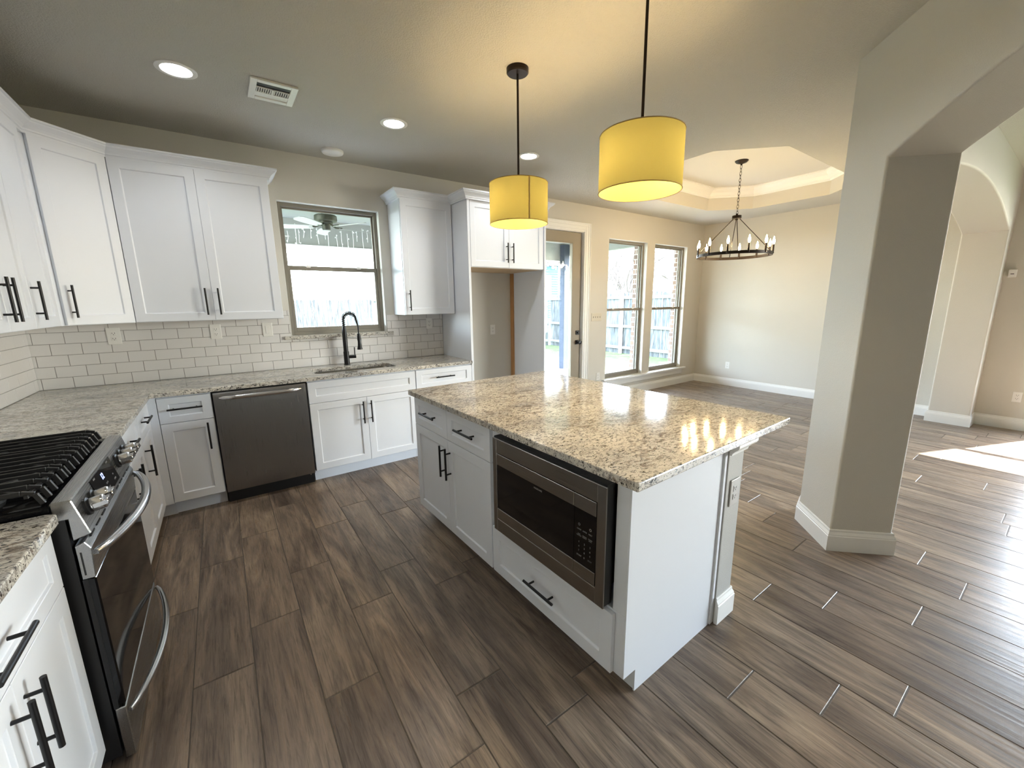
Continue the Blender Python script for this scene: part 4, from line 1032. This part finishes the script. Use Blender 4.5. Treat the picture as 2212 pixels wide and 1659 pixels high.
# ceiling fan
fx, fy = 2.43, 2.0
r = root('ceiling_fan', (fx, fy, 2.78), 0, 'white bladed ceiling fan under the patio roof, seen through the sink window', 'fan')
MB().lathe([(.020, 2.78), (.024, 2.745), (.060, 2.665), (.064, 2.660)], (fx, fy, 0), 24).build('canopy', m_fan, r, smooth=True)
MB().lathe([(.05, 2.664), (.125, 2.662), (.142, 2.652), (.145, 2.60), (.138, 2.586), (.060, 2.582)], (fx, fy, 0), 32).build('motor_housing', m_fan, r, smooth=True)
MB().lathe([(.085, 2.582), (.085, 2.560), (.052, 2.552), (.052, 2.480), (.040, 2.467)], (fx, fy, 0), 28).build('switch_housing', m_fan, r, smooth=True)
MB().lathe([(.048, 2.468), (.044, 2.458), (0, 2.454)], (fx, fy, 0), 24, cap=False).build('light_cap', m_fanblade, r, smooth=True)
for k in range(5):
    a = RAD(85+72*k); ca, sa = math.cos(a), math.sin(a)
    mb = MB(); prf = [(.17, .045), (.24, .058), (.50, .070), (.62, .066), (.66, .040)]
    L_ = [(d, wv) for d, wv in prf]+[(d, -wv) for d, wv in prf[::-1]]
    nL = len(L_); vs = []
    for zo in (0, .007):
        for d, wv in L_: vs.append((fx+ca*d-sa*wv, fy+sa*d+ca*wv, 2.508+wv*.20+zo))
    mb.add(vs, [tuple(range(nL)), tuple(range(nL, 2*nL))[::-1]]+[(i, (i+1) % nL, (i+1) % nL+nL, i+nL) for i in range(nL)])
    b_ = mb.build('blade', m_fanblade, r)
    MB().tube([(fx+ca*.06, fy+sa*.06, 2.552), (fx+ca*.13, fy+sa*.13, 2.515), (fx+ca*.22, fy+sa*.22, 2.518)], .012, 8).build('blade_bracket', m_fan, b_, smooth=True)
# hanging icicle light strands on the patio beam
mb = MB(); rr = random.Random(3)
for i in range(46):
    x = -0.2+i*.085+rr.uniform(-.03, .03); top = 2.62+rr.uniform(-.04, .1); bot = rr.choice((2.36, 2.34, 2.42, 2.5)); y = 3.06
    mb.tube([(x, y, top), (x+rr.uniform(-.008, .008), y-.01, (top+bot)/2), (x+rr.uniform(-.012, .012), y, bot)], .0038, 5)
    for q in range(2):
        z = rr.uniform(bot, top); mb.lathe([(.002, -.012), (.009, 0), (.002, .012)], (x+rr.uniform(-.02, .02), y-.012, z), 6)
mb.build('icicle_lights', m_white_ext, kind='stuff', label='white icicle light strands hanging along the patio beam outside the sink window', cat='string lights')
# globe string lights outside the door
r = root('globe_string_lights', (7.3, 2.9, 2.35), 0, 'lit globe string lights strung to the post outside the patio door', 'string lights')
cord = [(6.0, 2.75, 2.30), (6.5, 2.8, 2.27), (7.0, 2.85, 2.29), (7.4, 2.9, 2.31), (7.72, 2.95, 2.36)]
MB().tube(cord, .004, 6).build('cord', m_blkplas, r)
for (x, y, z) in ((6.55, 2.80, 2.235), (6.72, 2.82, 2.225), (6.93, 2.84, 2.23), (7.08, 2.86, 2.275), (7.25, 2.88, 2.235), (7.44, 2.90, 2.29), (7.52, 2.91, 2.265), (7.62, 2.93, 2.30)):
    b_ = MB().lathe([(0, -.034), (.022, -.026), (.033, 0), (.022, .026), (.012, .034)], (x, y, z), 16, cap=False).build('globe_bulb', m_stringbulb, r, smooth='all')
    MB().lathe([(.011, .030), (.011, .055)], (x, y, z), 8).build('socket', m_blkplas, b_)
# fences
def fence(name, p0, p1, z0, z1, rails, posts, label, pw=.14, mt=None):
    p0, p1 = Vector(p0), Vector(p1); d = (p1-p0); L_ = d.length; d.normalize(); nn = Vector((-d.y, d.x))
    r = root(name, (p0.x, p0.y, z0), 0, label, 'fence'); rn = random.Random(11); mb = MB(); s = 0
    def quad(s0, s1, o0, o1, za, zb, M_=mb):
        P = [p0+d*s0+nn*o0, p0+d*s1+nn*o0, p0+d*s1+nn*o1, p0+d*s0+nn*o1]
        M_.add([(p.x, p.y, za) for p in P]+[(p.x, p.y, zb) for p in P], [(3,2,1,0), (4,5,6,7), (0,1,5,4), (1,2,6,5), (2,3,7,6), (3,0,4,7)])
    while s < L_:
        zt = z1+rn.uniform(-.012, .012); g = rn.uniform(.004, .010); e0 = s+.003; e1 = min(s+pw-g, L_)
        if e1-e0 > .03:
            P = [(e0, z0), (e1, z0), (e1, zt-.04), (e1-.03, zt), (e0+.03, zt), (e0, zt-.04)]
            oo = rn.uniform(0, .006)
            vs = []
            for off in (oo, oo+.016):
                for (a, z) in P: q = p0+d*a+nn*off; vs.append((q.x, q.y, z))
            mb.add(vs, [tuple(range(6)), tuple(range(6, 12))[::-1]]+[(i, (i+1) % 6, (i+1) % 6+6, i+6) for i in range(6)])
        s += pw
    mb.build('pickets', mt or m_fence, r)
    for z in rails:
        m_ = MB(); quad(0, L_, -.042, -.002, z-.045, z+.045, m_); m_.build('rail', m_frail, r)
    for s in posts:
        m_ = MB(); quad(s-.045, s+.045, -.13, -.043, z0, z1+.02, m_); m_.build('post', m_fpost, r)
    return r
fence('wood_fence', (12.1, 8.6), (12.1, -2.0), -.25, 1.755, (1.60, .66, -.05), (1.2, 3.7, 6.2, 8.7), 'weathered wood side fence with rails, seen through the dining windows')
bpy.data.objects['wood_fence'].name = 'wood_fence'
fence('wood_fence', (5.0, 8.6), (12.0, 8.6), -.25, 1.76, (1.62, .66, -.05), (), 'weathered wood fence with rails, seen through the patio door glass')
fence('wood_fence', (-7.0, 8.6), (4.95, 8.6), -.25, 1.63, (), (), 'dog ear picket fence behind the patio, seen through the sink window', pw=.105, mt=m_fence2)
# neighbour houses
r = root('neighbor_house', (15.5, 15, -.3), 0, 'blue sided house with a white window beyond the fence, seen through the patio door', 'house')
MB().box(12.5, 15, -.25, 18.2, 21, 3.6).build('wall', m_siding, r)
mb = MB()
for k in range(22): mb.box(12.45, 14.965, .6+.14*k, 18.25, 15.0, .6+.14*k+.022)
mb.build('siding_laps', m_siding, r)
fr_ = MB().box(15.95, 14.90, 1.75, 17.55, 14.96, 3.05).build('window_frame', m_white_ext, r)
MB().box(16.05, 14.88, 1.85, 17.45, 14.90, 2.95).build('window_pane', m_white_ext, fr_)
MB().add([(12.2, 14.6, 3.6), (18.6, 14.6, 3.6), (18.6, 21.4, 3.6), (12.2, 21.4, 3.6), (12.2, 18, 5.6), (18.6, 18, 5.6)], [(3,2,1,0), (0,1,5,4), (1,2,5), (2,3,4,5), (3,0,4)]).build('roof', m_roof, r)
r = root('neighbor_house', (26, 12, -.3), 0, 'pale house with a gray shingle roof beyond the trees, through the left dining window', 'house')
MB().box(22, 12, -.25, 32, 19, 3.0).build('wall', m_white_ext, r)
MB().add([(21.5, 11.5, 3.0), (32.5, 11.5, 3.0), (32.5, 19.5, 3.0), (21.5, 19.5, 3.0), (27, 13.5, 6.4), (27, 17.5, 6.4)], [(3,2,1,0), (0,1,4), (1,2,5,4), (2,3,5), (3,0,4,5)]).build('roof', m_roof, r)
# bare trees beyond the side fence
def tree(x, y, h, seed, label):
    rn = random.Random(seed); r = root('bare_tree', (x, y, -.25), 0, label, 'tree', 'bare winter trees beyond the side fence')
    tr = MB(); tr.tube([(x, y, -.25), (x+.05, y, h*.2), (x-.03, y+.04, h*.38)], [.12, .10, .07], 8); tr.build('trunk', m_bark, r, smooth=True)
    br = MB()
    def grow(p, d, L_, rad, dep):
        pts = [p]; q = p.copy(); dd = d.copy()
        for _ in range(3):
            dd = (dd+Vector((rn.uniform(-.35, .35), rn.uniform(-.35, .35), rn.uniform(-.2, .3)))).normalized(); q = q+dd*L_/3; pts.append(q.copy())
        br.tube(pts, [rad, rad*.85, rad*.7, rad*.5], 5 if dep < 3 else 4)
        if dep >= 4: return
        for k in range(4 if dep < 3 else 5):
            b = pts[1+k % 3]; nd = (dd+Vector((rn.uniform(-1.1, 1.1), rn.uniform(-1.1, 1.1), rn.uniform(-.4, .9)))).normalized(); grow(b, nd, L_*rn.uniform(.5, .75), rad*.55, dep+1)
    for k in range(5):
        a = 2*PI*k/5+rn.random(); grow(Vector((x-.03, y+.04, h*(.25+.03*k))), Vector((math.cos(a)*.7, math.sin(a)*.7, .7)).normalized(), h*.34, .05, 0)
    br.build('branches', m_bark, r)
tree(14.2, 6.3, 4.4, 1, 'bare twiggy tree just beyond the fence in the left dining window')
tree(15.2, 3.9, 3.9, 2, 'lower bare tree beyond the fence in the right dining window')
tree(16.4, 8.6, 4.6, 4, 'bare twiggy tree further back behind the left dining window')
